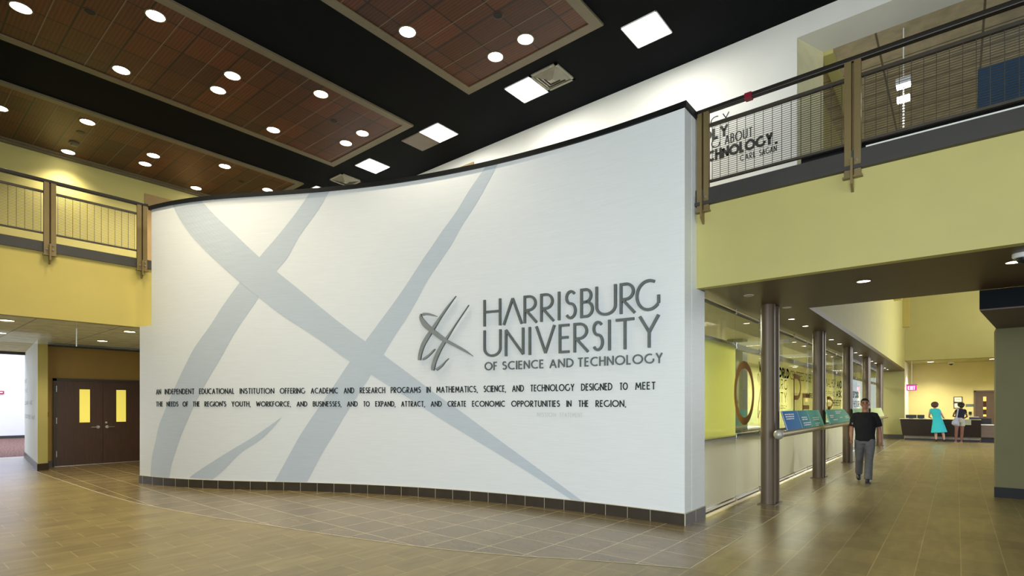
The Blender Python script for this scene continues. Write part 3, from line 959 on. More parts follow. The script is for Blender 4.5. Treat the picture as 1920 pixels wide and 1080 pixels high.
def railing(root, axis, fixed, sgn_, posts, a0, a1, zs, tail=None):
    """posts: list of (lo, hi) along the axis; sgn_: direction out of the balcony on the other axis"""
    def bx(mb, l, h, o0, o1, z0, z1):
        p, q = sorted((fixed + sgn_ * o0, fixed + sgn_ * o1))
        if axis == 'x':
            return mb.box(l, h, p, q, z0, z1)
        return mb.box(p, q, l, h, z0, z1)

    def pt(a, o, z):
        return (a, fixed + sgn_ * o, z) if axis == 'x' else (fixed + sgn_ * o, a, z)
    zb = zs
    bx(MB(), a0, a1, -0.045, 0.035, zb + 1.045, zb + 1.108).build('handrail', M_darkrail, root, bevel=0.012)
    for lo, hi in posts:
        md = (lo + hi) / 2
        mb = MB()
        bx(mb, lo, md - 0.012, -0.01, 0.055, zb - 0.30, zb + 1.045)
        bx(mb, md + 0.012, hi, -0.01, 0.055, zb - 0.30, zb + 1.045)
        bx(mb, md - 0.012, md + 0.012, -0.035, 0.0, zb - 0.25, zb + 1.045)
        po = mb.build('post', M_bronze, root, bevel=0.004)
        mb = MB()
        bx(mb, lo - 0.015, hi + 0.015, 0.0, 0.075, zb - 0.315, zb - 0.295)
        bx(mb, md - 0.016, md + 0.008, 0.0, 0.11, zb - 0.40, zb - 0.10)
        f0 = [pt(md - 0.016, 0.0, zb - 0.40), pt(md + 0.008, 0.0, zb - 0.40), pt(md + 0.008, 0.11, zb - 0.40), pt(md - 0.016, 0.11, zb - 0.40)]
        f1 = [pt(md - 0.016, 0.0, zb - 0.47), pt(md + 0.008, 0.0, zb - 0.47), pt(md + 0.008, 0.02, zb - 0.47), pt(md - 0.016, 0.02, zb - 0.47)]
        mb.hexa(f1, f0)
        mb.build('bracket', M_bronze, po)
        for da, dz in ((0.045, -0.20), (-0.045, -0.20), (0.045, -0.12)):
            MB().tube([pt(md + da, 0.05, zb + dz), pt(md + da, 0.072, zb + dz)], 0.014, 8).build('bolt', M_steel, po)
    ends = [a0] + [v for p in posts for v in p] + [a1]
    for i in range(0, len(ends) - 1, 2):
        l, h = ends[i], ends[i + 1]
        if h - l < 0.08:
            continue
        fr = bx(MB(), l, h, -0.025, 0.02, zb + 0.845, zb + 0.885).build('infill_top_bar', M_mesh, root)
        bx(MB(), l, h, -0.022, 0.018, zb + 0.085, zb + 0.115).build('infill_bottom_bar', M_mesh, root)
        mb = MB()
        wire_mesh(mb, axis, fixed - sgn_ * 0.002, l + 0.03, h - 0.03, zb + 0.112, zb + 0.848, 0.1085, 0.0272)
        mb.build('wire_mesh', M_mesh, fr)


rr = thing('balcony_railing', 'bronze balcony railing with wire mesh infill, on the right above the corridor', 'railing', (-2.68, 7.33, 4.56))
railing(rr, 'x', 7.373, -1, [(-2.756, -2.594), (-1.012, -0.845), (0.733, 0.90), (2.478, 2.645)], -2.79, 4.2, 4.56)
rl = thing('balcony_railing', 'bronze balcony railing with wire mesh infill, on the left below the yellow wall', 'railing', (XB, 2.2, 4.64))
railing(rl, 'y', XB + 0.02, 1, [(-0.84, -0.66), (0.64, 0.82), (2.12, 2.30), (3.59, 3.77)], -3.0, 3.80, 4.70)
# short return infill behind the last left post
mb = MB()
mb.box(-13.02, -12.99, 3.86, 3.89, 4.72, 5.60)
mb.box(-13.0, -12.65, 3.90, 3.93, 5.53, 5.60)
fr = mb.build('return_frame', M_mesh, rl)
mb = MB(); wire_mesh(mb, 'x', 3.915, -13.0, -12.66, 4.75, 5.53, 0.11, 0.0272)
mb.build('wire_mesh', M_mesh, fr)
rt = MB().box(-2.135, -2.045, 7.33, 7.425, 5.595, 5.675).build('tape_wrap', M_red, rr, bevel=0.006)
rt['label'] = 'dark red tape wrapped round the handrail'
# end post of the curved wall beside the railing
struct('trim_15', MB().box(-2.83, -2.79, 7.66, 7.72, 4.34, 5.63), M_fascia)

# quotation on the upper white wall
q = thing('quote_lettering', 'black quotation with CARL SAGAN on the white wall behind the right railing', 'lettering', (-2.7, 9.12, 5.6))
QP = lambda u, v, o: (u, 9.12 - o, v)
for words, z0, z1, w in (
        ((('LOGY', -3.52, -2.885),), 6.288, 6.455, 0.018),
        ((('DLY', -3.33, -2.90),), 6.075, 6.255, 0.042),
        ((('ING', -3.36, -3.04), ('ABOUT', -2.965, -2.520)), 5.925, 6.085, 0.018),
        ((('ECHNOLOGY', -3.345, -2.215), ('.', -2.195, -2.160)), 5.715, 5.895, 0.042),
        ((('CARL', -2.72, -2.475), ('SAGAN', -2.425, -2.165)), 5.580, 5.680, 0.012)):
    for wd, a, b in words:
        mb = MB()
        word_into(mb, wd, a, b, z0, z1, w, QP, 0.004, 0.0, 0.30)
        mb.build('word_lettering', M_ink, q)

# hanging lamp above the second floor
hl = thing('hanging_lamp', 'white box lamp on a beaded chain seen through the right railing', 'lamp', (-0.607, 9.9, 7.232))
MB().tube([(-0.607, 9.9, 7.232), (-0.607, 9.9, 5.0)], 0.008, 8).build('chain', M_whitefix, hl)
mb = MB()
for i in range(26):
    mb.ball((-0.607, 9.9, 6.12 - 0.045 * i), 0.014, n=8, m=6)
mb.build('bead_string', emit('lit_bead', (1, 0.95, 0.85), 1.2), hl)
MB().box(-0.70, -0.515, 9.82, 9.98, 6.38, 6.47).build('lamp_box', M_whitefix, hl, bevel=0.008)
MB().box(-0.69, -0.525, 9.83, 9.97, 6.36, 6.38).build('diffuser', M_panelglow, hl)
MB().box(-0.685, -0.53, 9.84, 9.96, 6.145, 6.205).build('lower_lamp', M_panelglow, hl)

# ------------------------------------------------------------------ ceiling: wood panels, downlights, lay-in fixtures
T = 0.165


def wood_panel(label, x0, x1, y0, y1):
    t = thing('ceiling_panel', label, 'ceiling panel', ((x0 + x1) / 2, (y0 + y1) / 2, ZC))
    MB().box(x0 + T, x1 - T, y0 + T, y1 - T, ZC - 0.020, ZC).build('wood_field', M_wood, t)
    mb = MB()
    mb.box(x0, x1, y0, y0 + T, ZC - 0.035, ZC).box(x0, x1, y1 - T, y1, ZC - 0.035, ZC)
    mb.box(x0, x0 + T, y0 + T, y1 - T, ZC - 0.035, ZC).box(x1 - T, x1, y0 + T, y1 - T, ZC - 0.035, ZC)
    mb.build('border_trim', M_trim, t)
    y = 7.18
    while y > y0 + T:
        if y < y1 - T - 0.05:
            MB().box(x0 + T, x1 - T, y - 0.006, y + 0.006, ZC - 0.023, ZC - 0.018).build('grid_bar', M_trim, t)
        y -= 0.676


wood_panel('wood ceiling panel at the top centre, with three downlights in view', -7.15, -4.23, -5.5, 7.345)
wood_panel('long wood ceiling panel in the middle, between two black bands', -11.90, -8.86, -5.5, 7.43)
wood_panel('farthest wood ceiling panel, along the upper yellow wall', -16.36, -13.45, -5.5, 7.51)


def downlight(x, y, z, r, label, group=None, power=0, lens=None, ring=None, color=WARM, angle=125, pname='ceiling_downlight'):
    t = thing(pname, label, 'downlight', (x, y, z), group)
    mb = MB()
    n = 24
    v = []
    for k in range(n):
        a = 2 * math.pi * k / n
        for rr_, zz in ((r * 1.16, 0.0), (r * 1.16, -0.006), (r, -0.010), (r, 0.0)):
            v.append((x + rr_ * math.cos(a), y + rr_ * math.sin(a), z + zz))
    f = []
    for k in range(n):
        for j in range(3):
            a = k * 4 + j; b = ((k + 1) % n) * 4 + j
            f.append((a, a + 1, b + 1, b))
    mb.add(v, f)
    mb.build('trim_ring', ring or M_trim, t)
    MB().lathe((x, y, z), [(r, -0.001), (r * 0.995, -0.005), (r * 0.6, -0.008)], n).build('lens', lens or M_lens, t)
    if power:
        lamp_spot('bulb_light', (x, y, z - 0.06), power, color, angle, 0.9, r, t)
    return t


DL = [
    (-6.706, 5.499, 'downlight in the top centre wood panel, farthest left of its three'),
    (-6.036, 6.849, 'downlight in the top centre wood panel, lowest of its three'),
    (-5.372, 6.83, 'downlight in the top centre wood panel, nearest the panel end on the right'),
    (-9.383, 2.829, 'large downlight in the middle wood panel at the top, by the upper black band'),
    (-10.742, 1.491, 'downlight in the middle wood panel, cut by the top left corner of the photo'),
    (-11.37, 2.902, 'downlight in the middle wood panel, alone by its lower left border'),
    (-10.027, 4.226, 'downlight in the middle wood panel, upper of the close pair at its centre'),
    (-10.692, 4.246, 'downlight in the middle wood panel, lower of the close pair at its centre'),
    (-9.32, 5.55, 'downlight in the middle wood panel, along its right border past the central pair'),
    (-11.322, 5.619, 'downlight in the middle wood panel, along its lower border right of the central pair'),
    (-9.966, 6.927, 'downlight in the middle wood panel, upper of the pair at its far end'),
    (-10.628, 6.947, 'downlight in the middle wood panel, lower of the pair at its far end'),
    (-13.999, 2.981, 'downlight in the wall-side wood panel, above the round smoke detector'),
    (-15.997, 3.047, 'downlight in the wall-side wood panel, below the smoke detector by the yellow wall'),
    (-14.671, 4.377, 'downlight in the wall-side wood panel, upper of its close pair'),
    (-15.337, 4.40, 'downlight in the wall-side wood panel, lower of its close pair'),
    (-14.682, 1.721, 'downlight in the wall-side wood panel, cut by the left edge of the photo'),
    (-13.968, 5.705, 'downlight in the wall-side wood panel, along the black band past the close pair'),
    (-15.971, 5.777, 'downlight in the wall-side wood panel, just over the yellow wall near the curved wall'),
    (-14.592, 7.079, 'downlight in the wall-side wood panel, nearest its end above the curved wall'),
]
for x, y, lb in DL:
    downlight(x, y, ZC - 0.02, 0.125, lb, 'downlights in the wood ceiling panels', 200 if x > -13.3 else 150)
for x, y, lb in ((-5.364, 6.145, 'small dark round speaker in the top centre wood panel'), (-14.66, 3.001, 'small dark round speaker in the wall-side wood panel, above the smoke detector'), (-14.602, 6.369, 'small dark round speaker near the end of the wall-side wood panel'), (-10.05, 2.17, 'faint dark round speaker in the middle wood panel near the top left'), (-10.0, 6.25, 'faint dark round speaker near the far end of the middle wood panel')):
    t = thing('ceiling_speaker', label=lb, cat='speaker', loc=(x, y, ZC - 0.02), group='round speakers in the wood ceiling panels')
    MB().lathe((x, y, ZC - 0.02), [(0.075, 0.0), (0.075, -0.006), (0.062, -0.010)], 20).build('grille', M_cap, t)
    MB().lathe((x, y, ZC - 0.03), [(0.085, 0.010), (0.085, 0.006), (0.078, 0.003)], 20).build('rim', mat('dark_rim', (0.05, 0.022, 0.01), 0.5), t)
t = thing('smoke_detector', 'pale round smoke detector on the wall-side wood panel', 'smoke detector', (-15.368, 3.029, ZC - 0.02))
MB().lathe((-15.368, 3.029, ZC - 0.02), [(0.10, 0.0), (0.10, -0.02), (0.085, -0.03)], 20).build('base', M_trim, t)
MB().lathe((-15.368, 3.029, ZC - 0.05), [(0.07, 0.0), (0.06, -0.03), (0.03, -0.035)], 20).build('sensor', M_trim, t)

SQ = [(-4.08, 7.60, 'square white ceiling light, nearest of the row and right of the others'), (-6.54, 7.66, 'square white ceiling light beside a square vent'), (-9.0, 7.69, 'square white ceiling light beside a plain grey tile'), (-11.47, 7.75, 'square white ceiling light standing alone between grey tile and small vent'), (-13.94, 7.80, 'square white ceiling light, mostly hidden behind the curved wall')]
for x, y, lb in SQ:
    t = thing('square_ceiling_light', lb, 'ceiling light', (x + 0.3, y + 0.31, ZC), 'square lights along the black ceiling')
    mb = MB()
    mb.box(x, x + 0.60, y, y + 0.015, ZC - 0.015, ZC).box(x, x + 0.60, y + 0.605, y + 0.62, ZC - 0.015, ZC).box(x, x + 0.015, y, y + 0.62, ZC - 0.015, ZC).box(x + 0.585, x + 0.60, y, y + 0.62, ZC - 0.015, ZC)
    mb.build('frame', M_whitefix, t)
    MB().box(x + 0.015, x + 0.585, y + 0.015, y + 0.605, ZC - 0.011, ZC).build('diffuser', M_panelglow, t)
    lamp_area('lamp_light', (x + 0.3, y + 0.31, ZC - 0.03), 0.56, 0.58, 28, (1.0, 0.97, 0.90), parent=t)


def vent(x, y, label):
    t = thing('air_vent', label, 'vent', (x + 0.3, y + 0.3, ZC), 'square air vents in the black ceiling')
    m = mat('vent_grey', (0.22, 0.21, 0.16), 0.5)
    mb = MB()
    mb.box(x, x + .6, y, y + .05, ZC - .02, ZC).box(x, x + .6, y + .56, y + .61, ZC - .02, ZC).box(x, x + .05, y, y + .61, ZC - .02, ZC).box(x + .55, x + .6, y, y + .61, ZC - .02, ZC)
    mb.build('frame', m, t)
    MB().box(x + .05, x + .55, y + .05, y + .56, ZC - .006, ZC).build('backing', m, t)
    cx, cy = x + .3, y + .305
    for h, z in ((.24, .02), (.17, .035), (.10, .05)):
        mb = MB()
        a, b = h, h - 0.055
        lo = [(cx + sx * a, cy + sy * a, ZC - z + 0.012) for sx, sy in ((-1, -1), (1, -1), (1, 1), (-1, 1))]
        hi = [(cx + sx * b, cy + sy * b, ZC - z - 0.022) for sx, sy in ((-1, -1), (1, -1), (1, 1), (-1, 1))]
        mb.add(lo + hi, [(i, (i + 1) % 4, 4 + (i + 1) % 4, 4 + i) for i in range(4)] + ([(7, 6, 5, 4)] if h < .15 else []))
        mb.build('louver', m, t)


vent(-5.945, 7.65, 'large-looking square air vent next to a square light on the black ceiling')
vent(-12.72, 7.80, 'small-looking square air vent above the far part of the curved wall')
t = MB().box(-9.605, -9.005, 7.70, 8.32, ZC - 0.012, ZC).box(-9.585, -9.025, 7.72, 8.30, ZC - 0.016, ZC - 0.012)
tag(t.build('access_panel', mat('access_grey', (0.15, 0.125, 0.10), 0.55)), 'plain square grey-brown tile touching a square ceiling light', 'ceiling tile')

# soffit downlights on the left
for x, y, lb in ((-13.94, 1.74, 'oval-looking downlight in the left soffit, at the photo edge nearest the glass'), (-13.98, 3.72, 'downlight in the left soffit, next to the white end of the glass baffle'), (-16.53, 3.82, 'downlight in the left soffit in front of the double doors'), (-16.47, 1.94, 'downlight in the left soffit deeper in, cut by the left photo edge')):
    downlight(x, y, 3.222, 0.105, lb, 'downlights in the left soffit', 75)
# ------------------------------------------------------------------ glazed exhibit room beside the corridor
XG = -2.778
struct('wall_exhibit_back', MB().box(-6.7, -6.5, 7.7, 31.4, 0, 3.222), mat('exhibit_yellow', (0.74, 0.70, 0.27), 0.6))
struct('wall_exhibit_near', MB().box(-6.5, -2.86, 7.55, 7.66, 0, 3.222), M_olive)
struct('ceiling_exhibit', MB().box(-6.7, -2.9, 7.5, 31.4, 3.222, 3.4), mat('exhibit_ceiling', (0.55, 0.50, 0.36), 0.6))
for i, y in enumerate((10.5, 15.0, 19.5, 24.0, 28.5)):
    lamp_area('exhibit_lamp', (-4.4, y, 3.19), 1.6, 0.5, EXHIBIT_POWER, (1.0, 0.96, 0.80))
gp = thing('glass_partition', 'long glazed wall with clamps and bronze rails beside the row of columns', 'glass partition', (XG, 9.0, 0.1))
JY = [7.69, 9.08] + [9.08 + 1.356 * k for k in range(1, 17)]
for i, (a, b) in enumerate(zip(JY, JY[1:])):
    MB().box(XG - 0.012, XG, a + 0.003, b - 0.003, 2.585, 3.105).build('upper_pane', G_clear, gp)
    MB().box(XG - 0.012, XG, a + 0.003, b - 0.003, 1.10, 2.575).build('middle_pane', G_green if i == 0 else G_clear, gp)
    MB().box(XG - 0.012, XG, a + 0.003, b - 0.003, 0.115, 1.09).build('frosted_pane', G_frost, gp)
    if i:
        for z in (3.135, 2.58, 1.095, 0.085):
            mb = MB()
            dz = 0.05
            mb.tube([(XG + 0.012, a, z - dz), (XG + 0.012, a, z + dz)], 0.010, 8)
            mb.tube([(XG + 0.0, a, z - dz * .7), (XG + 0.022, a, z - dz * .7)], 0.014, 8).tube([(XG + 0.0, a, z + dz * .7), (XG + 0.022, a, z + dz * .7)], 0.014, 8)
            mb.build('clamp', M_steel, gp, True)
for z0, z1, nm in ((2.53, 2.622, 'upper_transom'), (1.06, 1.128, 'lower_transom')):
    MB().box(XG - 0.075, XG - 0.020, 7.69, JY[-1], z0, z1).build(nm, M_column, gp)
MB().box(XG - 0.05, XG + 0.012, 7.69, JY[-1], 3.105, 3.125).build('head_channel', M_fascia, gp)
MB().box(XG - 0.02, XG + 0.014, 7.69, JY[-1], 0.095, 0.118).build('sill_channel', M_steel, gp)
struct('exhibit_floor', MB().box(-6.5, XG - 0.06, 7.66, 31.4, 0.002, 0.02), mat('exhibit_floor_grey', (0.10, 0.088, 0.07), 0.6))
for k in range(3):
    y = 13.35 + 4.075 * k
    for z, w in ((3.02, 'upper'), (0.72, 'lower')):
        o = MB().box(-4.05, -2.90, y - 0.10, y + 0.10, z, z + 0.075).build('white_bracket_beam', M_whitefix)
        tag(o, 'flat white beam behind the glass, %s one at the %s column' % (w, ('second', 'third', 'fourth')[k]), 'beam', 'white beams behind the glass')
o = MB().box(-4.35, -3.98, 13.55, 13.95, 0.02, 3.222).build('exhibit_post', mat('dark_green_post', (0.07, 0.085, 0.05), 0.5))
tag(o, 'dark green square post behind the amber ring on the glass', 'post')
for y0, y1, lb in ((14.6, 16.6, 'left'), (17.6, 19.0, 'right')):
    t = thing('exhibit_case', 'low pale display case behind the glass, %s of the two' % lb, 'display case', (-5.4, (y0 + y1) / 2, 0.02))
    MB().box(-5.8, -5.0, y0, y1, 0.02, 0.85).build('cabinet', M_tanpanel, t, bevel=0.01)
    MB().box(-5.85, -4.95, y0 - .05, y1 + .05, 0.85, 0.90).build('top', M_whitefix, t, bevel=0.005)

# lettering on the glass
gl_ = thing('glass_lettering', 'black words and large amber shapes applied to the corridor glass', 'lettering', (XG, 11, 1.8))
GPt = lambda u, v, o: (XG + 0.003 + o, u, v)


def outline(name, pts, w, m):
    mb = MB()
    a, b = ribbon(pts, w)
    add_strip(mb, a, b, GPt, 0.001, 0)
    mb.build(name, m, gl_)


outline('amber_ring', arc(9.56, 1.81, 0.50, 0.48, 0, 360, 48), 0.125, M_amber)
outline('amber_swoosh', catmull([(10.38, 2.02), (10.33, 2.12), (10.40, 2.16), (10.55, 1.92), (10.72, 1.55)], 8), 0.022, M_amber)
outline('amber_swoosh', catmull([(10.72, 2.25), (10.50, 1.85), (10.36, 1.52), (10.36, 1.38), (10.46, 1.50)], 8), 0.030, M_amber)
outline('amber_swoosh', catmull([(10.86, 2.15), (10.66, 1.75), (10.55, 1.36), (10.60, 1.25), (10.72, 1.40)], 8), 0.030, M_amber)
for ch, a, b, z0, z1, w in (('P', 13.12, 13.86, 1.28, 2.30, 0.10), ('E', 14.0, 14.9, 1.18, 1.88, 0.10), ('R', 17.1, 18.1, 1.25, 1.85, 0.09)):
    mb = MB(); glyph(mb, ch, a, b, z0, z1, w, GPt, 0.001, 0); mb.build('amber_letter', M_amber, gl_)
for wd, a, b, z0, z1, w in (('W', 10.42, 10.66, 2.19, 2.40, 0.040), ('WORLD', 11.45, 12.72, 2.17, 2.38, 0.052), ('CENTERED', 12.82, 14.2, 2.17, 2.36, 0.016), ('TO', 14.28, 14.6, 2.17, 2.36, 0.016), ('BE', 14.7, 15.0, 2.17, 2.36, 0.016), ('THE', 15.1, 15.55, 2.17, 2.36, 0.016), ('SCI', 15.65, 16.2, 2.17, 2.36, 0.016),
                           ('BURG', 11.55, 12.55, 1.93, 2.14, 0.020), ('SITY', 11.65, 12.5, 1.66, 1.87, 0.020), ('NOLOGY', 11.55, 12.5, 1.53, 1.60, 0.010),
                           ('WHERE', 14.35, 15.15, 1.78, 1.90, 0.026), ('NAL', 17.0, 17.7, 2.12, 2.36, 0.020), ('HOP', 17.8, 18.5, 2.12, 2.36, 0.020), ('AND', 18.75, 19.6, 2.12, 2.36, 0.050),
                           ('EXPERIENCE', 17.0, 18.4, 1.86, 2.0, 0.014), ('ASK', 18.6, 19.6, 1.84, 2.06, 0.050), ('THE', 17.9, 18.4, 1.58, 1.76, 0.03), ('BEST', 18.5, 19.5, 1.58, 1.76, 0.03), ('BEYOND', 21.9, 23.4, 1.86, 2.10, 0.055), ('THE', 21.9, 22.5, 1.54, 1.76, 0.03), ('FUTURE', 22.6, 23.6, 1.54, 1.76, 0.03)):
    mb = MB(); word_into(mb, wd, a, b, z0, z1, w, GPt, 0.001, 0, 0.26)
    mb.build('word_lettering', M_inkglass, gl_)

# ------------------------------------------------------------------ paired steel columns and the display rail
ORD = ['nearest', 'second', 'third', 'fourth', 'farthest']
XC = -2.345
c0 = None
for k in range(5):
    y = 9.32 + 4.075 * k
    if c0 is None:
        c0 = thing('steel_column', '', 'column', (XC, y, 0), 'paired bronze columns along the glass')
        for dy in (0, 0.27):
            MB().tube([(XC, y + dy, 0.0), (XC, y + dy, 3.222)], 0.106, 32).build('pipe', M_column, c0, True)
        MB().box(XC - 0.03, XC + 0.03, y + 0.08, y + 0.19, 0.02, 3.222).build('web_plate', M_fascia, c0)
        MB().box(XC - 0.13, XC + 0.13, y - 0.13, y + 0.40, 0.0, 0.015).build('base_plate', M_column, c0)
        c = c0
    else:
        c = copy_tree(c0, (XC, y, 0))
    c['label'] = '%s of the five bronze double-pipe columns along the corridor glass' % ORD[k]
    c['kind'] = 'thing'

dr_ = thing('display_rail', 'round bronze rail with a ball end running along the columns', 'rail', (-2.14, 9.12, 1.1))
MB().tube([(-2.14, 9.16, 1.142), (-2.14, 26.1, 1.142)], 0.052, 20).build('pipe', mat('rail_bronze', (0.30, 0.25, 0.15), 0.3, 0.5), dr_, True)
MB().ball((-2.14, 9.125, 1.142), 0.076).build('ball_cap', mat('ball_steel', (0.42, 0.42, 0.38), 0.4, 0.4), dr_, True)
for k in range(5):
    y = 9.32 + 4.075 * k
    if k == 0:
        y += 0.13
    MB().tube([(-2.236, y, 1.142), (-2.14, y, 1.142)], 0.025, 12).build('bracket', M_column, dr_, True)


def panel_mat(name, stops, y0, y1):
    m = bpy.data.materials.new(name)
    nt, N, L, P = _nodes(m)
    tc = N.new('ShaderNodeTexCoord'); sp = N.new('ShaderNodeSeparateXYZ')
    L.new(tc.outputs['Generated'], sp.inputs[0])
    cr = N.new('ShaderNodeValToRGB')
    e = cr.color_ramp.elements
    e[0].position, e[0].color = stops[0][0], (*stops[0][1], 1)
    e[1].position, e[1].color = stops[-1][0], (*stops[-1][1], 1)
    for p, c in stops[1:-1]:
        q_ = e.new(p); q_.color = (*c, 1)
    L.new(sp.outputs['Y'], cr.inputs[0])
    L.new(cr.outputs[0], P.inputs['Base Color'])
    P.inputs['Roughness'].default_value = 0.6
    P.inputs['Specular IOR Level'].default_value = 0.1
    return m


PANELS = [
    (9.50, 12.66, 'blue to green tilted information board on the rail between the nearest two columns', [(0, (0.0, 0.14, 0.48)), (0.34, (0.01, 0.24, 0.62)), (0.36, (0.0, 0.22, 0.42)), (0.60, (0.02, 0.38, 0.46)), (0.62, (0.08, 0.45, 0.36)), (1.0, (0.16, 0.56, 0.42))]),
    (13.32, 16.40, 'green tilted information board with a cut corner on the rail behind the second column', [(0, (0.04, 0.36, 0.30)), (0.5, (0.12, 0.48, 0.34)), (1.0, (0.20, 0.52, 0.36))]),
    (17.35, 20.5, 'pale green tilted information board on the rail, partly behind the walking man', [(0, (0.28, 0.50, 0.28)), (1.0, (0.38, 0.55, 0.28))]),
    (21.4, 24.7, 'yellow-green tilted information board at the far end of the rail', [(0, (0.45, 0.55, 0.25)), (1.0, (0.55, 0.60, 0.30))]),
]
for k, (y0, y1, lb, stops) in enumerate(PANELS):
    t = thing('information_board', lb, 'information board', (-2.10, y0, 1.195), 'tilted boards on the rail')

    def pp(u, v, o):
        """u along the corridor, v 0..1 up the tilted face"""
        return (-2.100 - 0.10 * v + 0.95 * o, u, 1.195 + 0.31 * v + 0.3 * o)
    cut = 0.55 if k == 1 else 0.03
    prof = [(y0, 0), (y1, 0), (y1 - cut * 0.15, 0.5), (y1 - cut, 1.0), (y0 + 0.05, 1.0)]
    mb = MB()
    n = len(prof)
    mb.add([pp(u, v, 0.0) for u, v in prof] + [pp(u, v, -0.012) for u, v in prof], [tuple(range(n)), tuple(reversed(range(n, 2 * n)))] + [(i, (i + 1) % n, n + (i + 1) % n, n + i) for i in range(n)])
    mb.build('print_face', panel_mat('panel_print_%d' % k, stops, y0, y1), t)
    mb = MB()
    mb.add([pp(y0 - 0.02, 0, 0.003), pp(y0 + 0.02, 0, 0.003), pp(y0 + 0.07, 1, 0.003), pp(y0 + 0.03, 1, 0.003)], [(0, 1, 2, 3)])
    if k == 0:
        for u in (y0 + 1.10, y0 + 1.92):
            mb.add([pp(u, 0, 0.003), pp(u + 0.025, 0, 0.003), pp(u + 0.045, 1, 0.003), pp(u + 0.02, 1, 0.003)], [(0, 1, 2, 3)])
    mb.build('divider', mat('panel_edge', (0.45, 0.75, 0.70), 0.3), t)
    mb = MB()
    blocks = [(0.06, 0.26, 0.84, 3), (0.12, 0.24, 0.60, 1), (0.42, 0.55, 0.62, 2), (0.42, 0.58, 0.30, 2), (0.72, 0.88, 0.55, 2), (0.74, 0.84, 0.20, 2)] if k == 0 else [(0.10, 0.24, 0.60, 2), (0.38, 0.60, 0.86, 2), (0.75, 0.88, 0.45, 2), (0.18, 0.34, 0.28, 1), (0.5, 0.56, 0.4, 1)]
    if k < 2:
        for a, b, v, rows in blocks:
            for r_ in range(rows):
                u = y0 + a * (y1 - y0)
                ue = y0 + (b - 0.02 * r_) * (y1 - y0)
                while u < ue:
                    w = random.uniform(0.07, 0.16)
                    vv = v - 0.12 * r_
                    mb.add([pp(u, vv - 0.06, 0.003), pp(u + w, vv - 0.06, 0.003), pp(u + w, vv, 0.003), pp(u, vv, 0.003)], [(0, 1, 2, 3)])
                    u += w + 0.03
        mb.build('text_rows', mat('panel_white', (0.80, 0.88, 0.88), 0.4), t)
    MB().box(-2.16, -2.12, y0 + 0.3, y0 + 0.36, 1.196, 1.215).box(-2.16, -2.12, y1 - 0.36, y1 - 0.3, 1.196, 1.215).build('foot', M_column, t)

# ------------------------------------------------------------------ corridor soffit fittings
PALE = mat('pale_ring', (0.55, 0.50, 0.42), 0.4)
lab = ['between the nearest two columns, left of its pair', 'between the nearest two columns, right of its pair', 'between the second and third columns, left of its pair', 'between the second and third columns, right of its pair', 'between the third and fourth columns, left of its pair', 'between the third and fourth columns, right of its pair', 'before the farthest column, left of its pair', 'before the farthest column, right of its pair', 'beyond the farthest column, left of its pair', 'beyond the farthest column, right of its pair']
for (x, y), lb in zip(((-2.38, 11.10), (-2.37, 12.25), (-2.37, 15.19), (-2.37, 16.37), (-2.38, 19.42), (-2.38, 20.52), (-2.38, 23.55), (-2.38, 24.75), (-2.38, 28.2), (-2.38, 29.4)), lab):
    downlight(x, y, 3.222, 0.055, 'small soffit downlight ' + lb, 'small downlights along the glass', 9, M_smallglow, M_soffit, (1, 0.80, 0.58), 100, 'soffit_downlight')
downlight(-0.93, 8.31, 3.222, 0.075, 'lone downlight in the brown soffit above the corridor entrance', None, 30, M_smallglow, M_soffit, (1, 0.82, 0.6), 120, 'soffit_downlight')
downlight(0.505, 8.28, 3.222, 0.075, 'downlight in the brown soffit next to the dome camera', None, 22, M_smallglow, M_soffit, (1, 0.82, 0.6), 120, 'soffit_downlight')
for x, y, lb in ((-2.356, 8.318, 'unlit pale ring light in the soffit before the nearest column'), (-2.16, 9.75, 'unlit pale ring light in the soffit beside the nearest column top')):
    downlight(x, y, 3.222, 0.06, lb, None, 0, mat('dark_lens', (0.03, 0.02, 0.01), 0.4) if y < 9 else PALE, PALE, pname='soffit_downlight')


def dome_camera(x, y, z, r, lb):
    t = thing('dome_camera', lb, 'security camera', (x, y, z))
    MB().lathe((x, y, z), [(r, 0), (r, -r * .35), (r * .85, -r * .5)], 24).build('housing', M_whitefix, t, True)
    mb = MB()
    mb.lathe((x, y, z - r * .5), [(r * .68, 0), (r * .62, -r * .3), (r * .42, -r * .52), (r * .15, -r * .62)], 20)
    mb.build('dome', mat('dome_black', (0.008, 0.010, 0.014), 0.08), t, True)


dome_camera(0.555, 7.90, 3.222, 0.095, 'white dome camera with black bubble on the brown soffit at the right photo edge')
dome_camera(-0.20, 34.1, 3.71, 0.12, 'small dome camera on the ceiling above the reception desk')
for x, y, lb in ((-0.957, 33.02, 'downlight above the reception desk, left of the dome camera'), (1.289, 32.75, 'downlight above the reception desk, beside the olive pier')):
    downlight(x, y, 3.71, 0.14, lb, None, 420, M_smallglow, M_trim, WARM, 130)

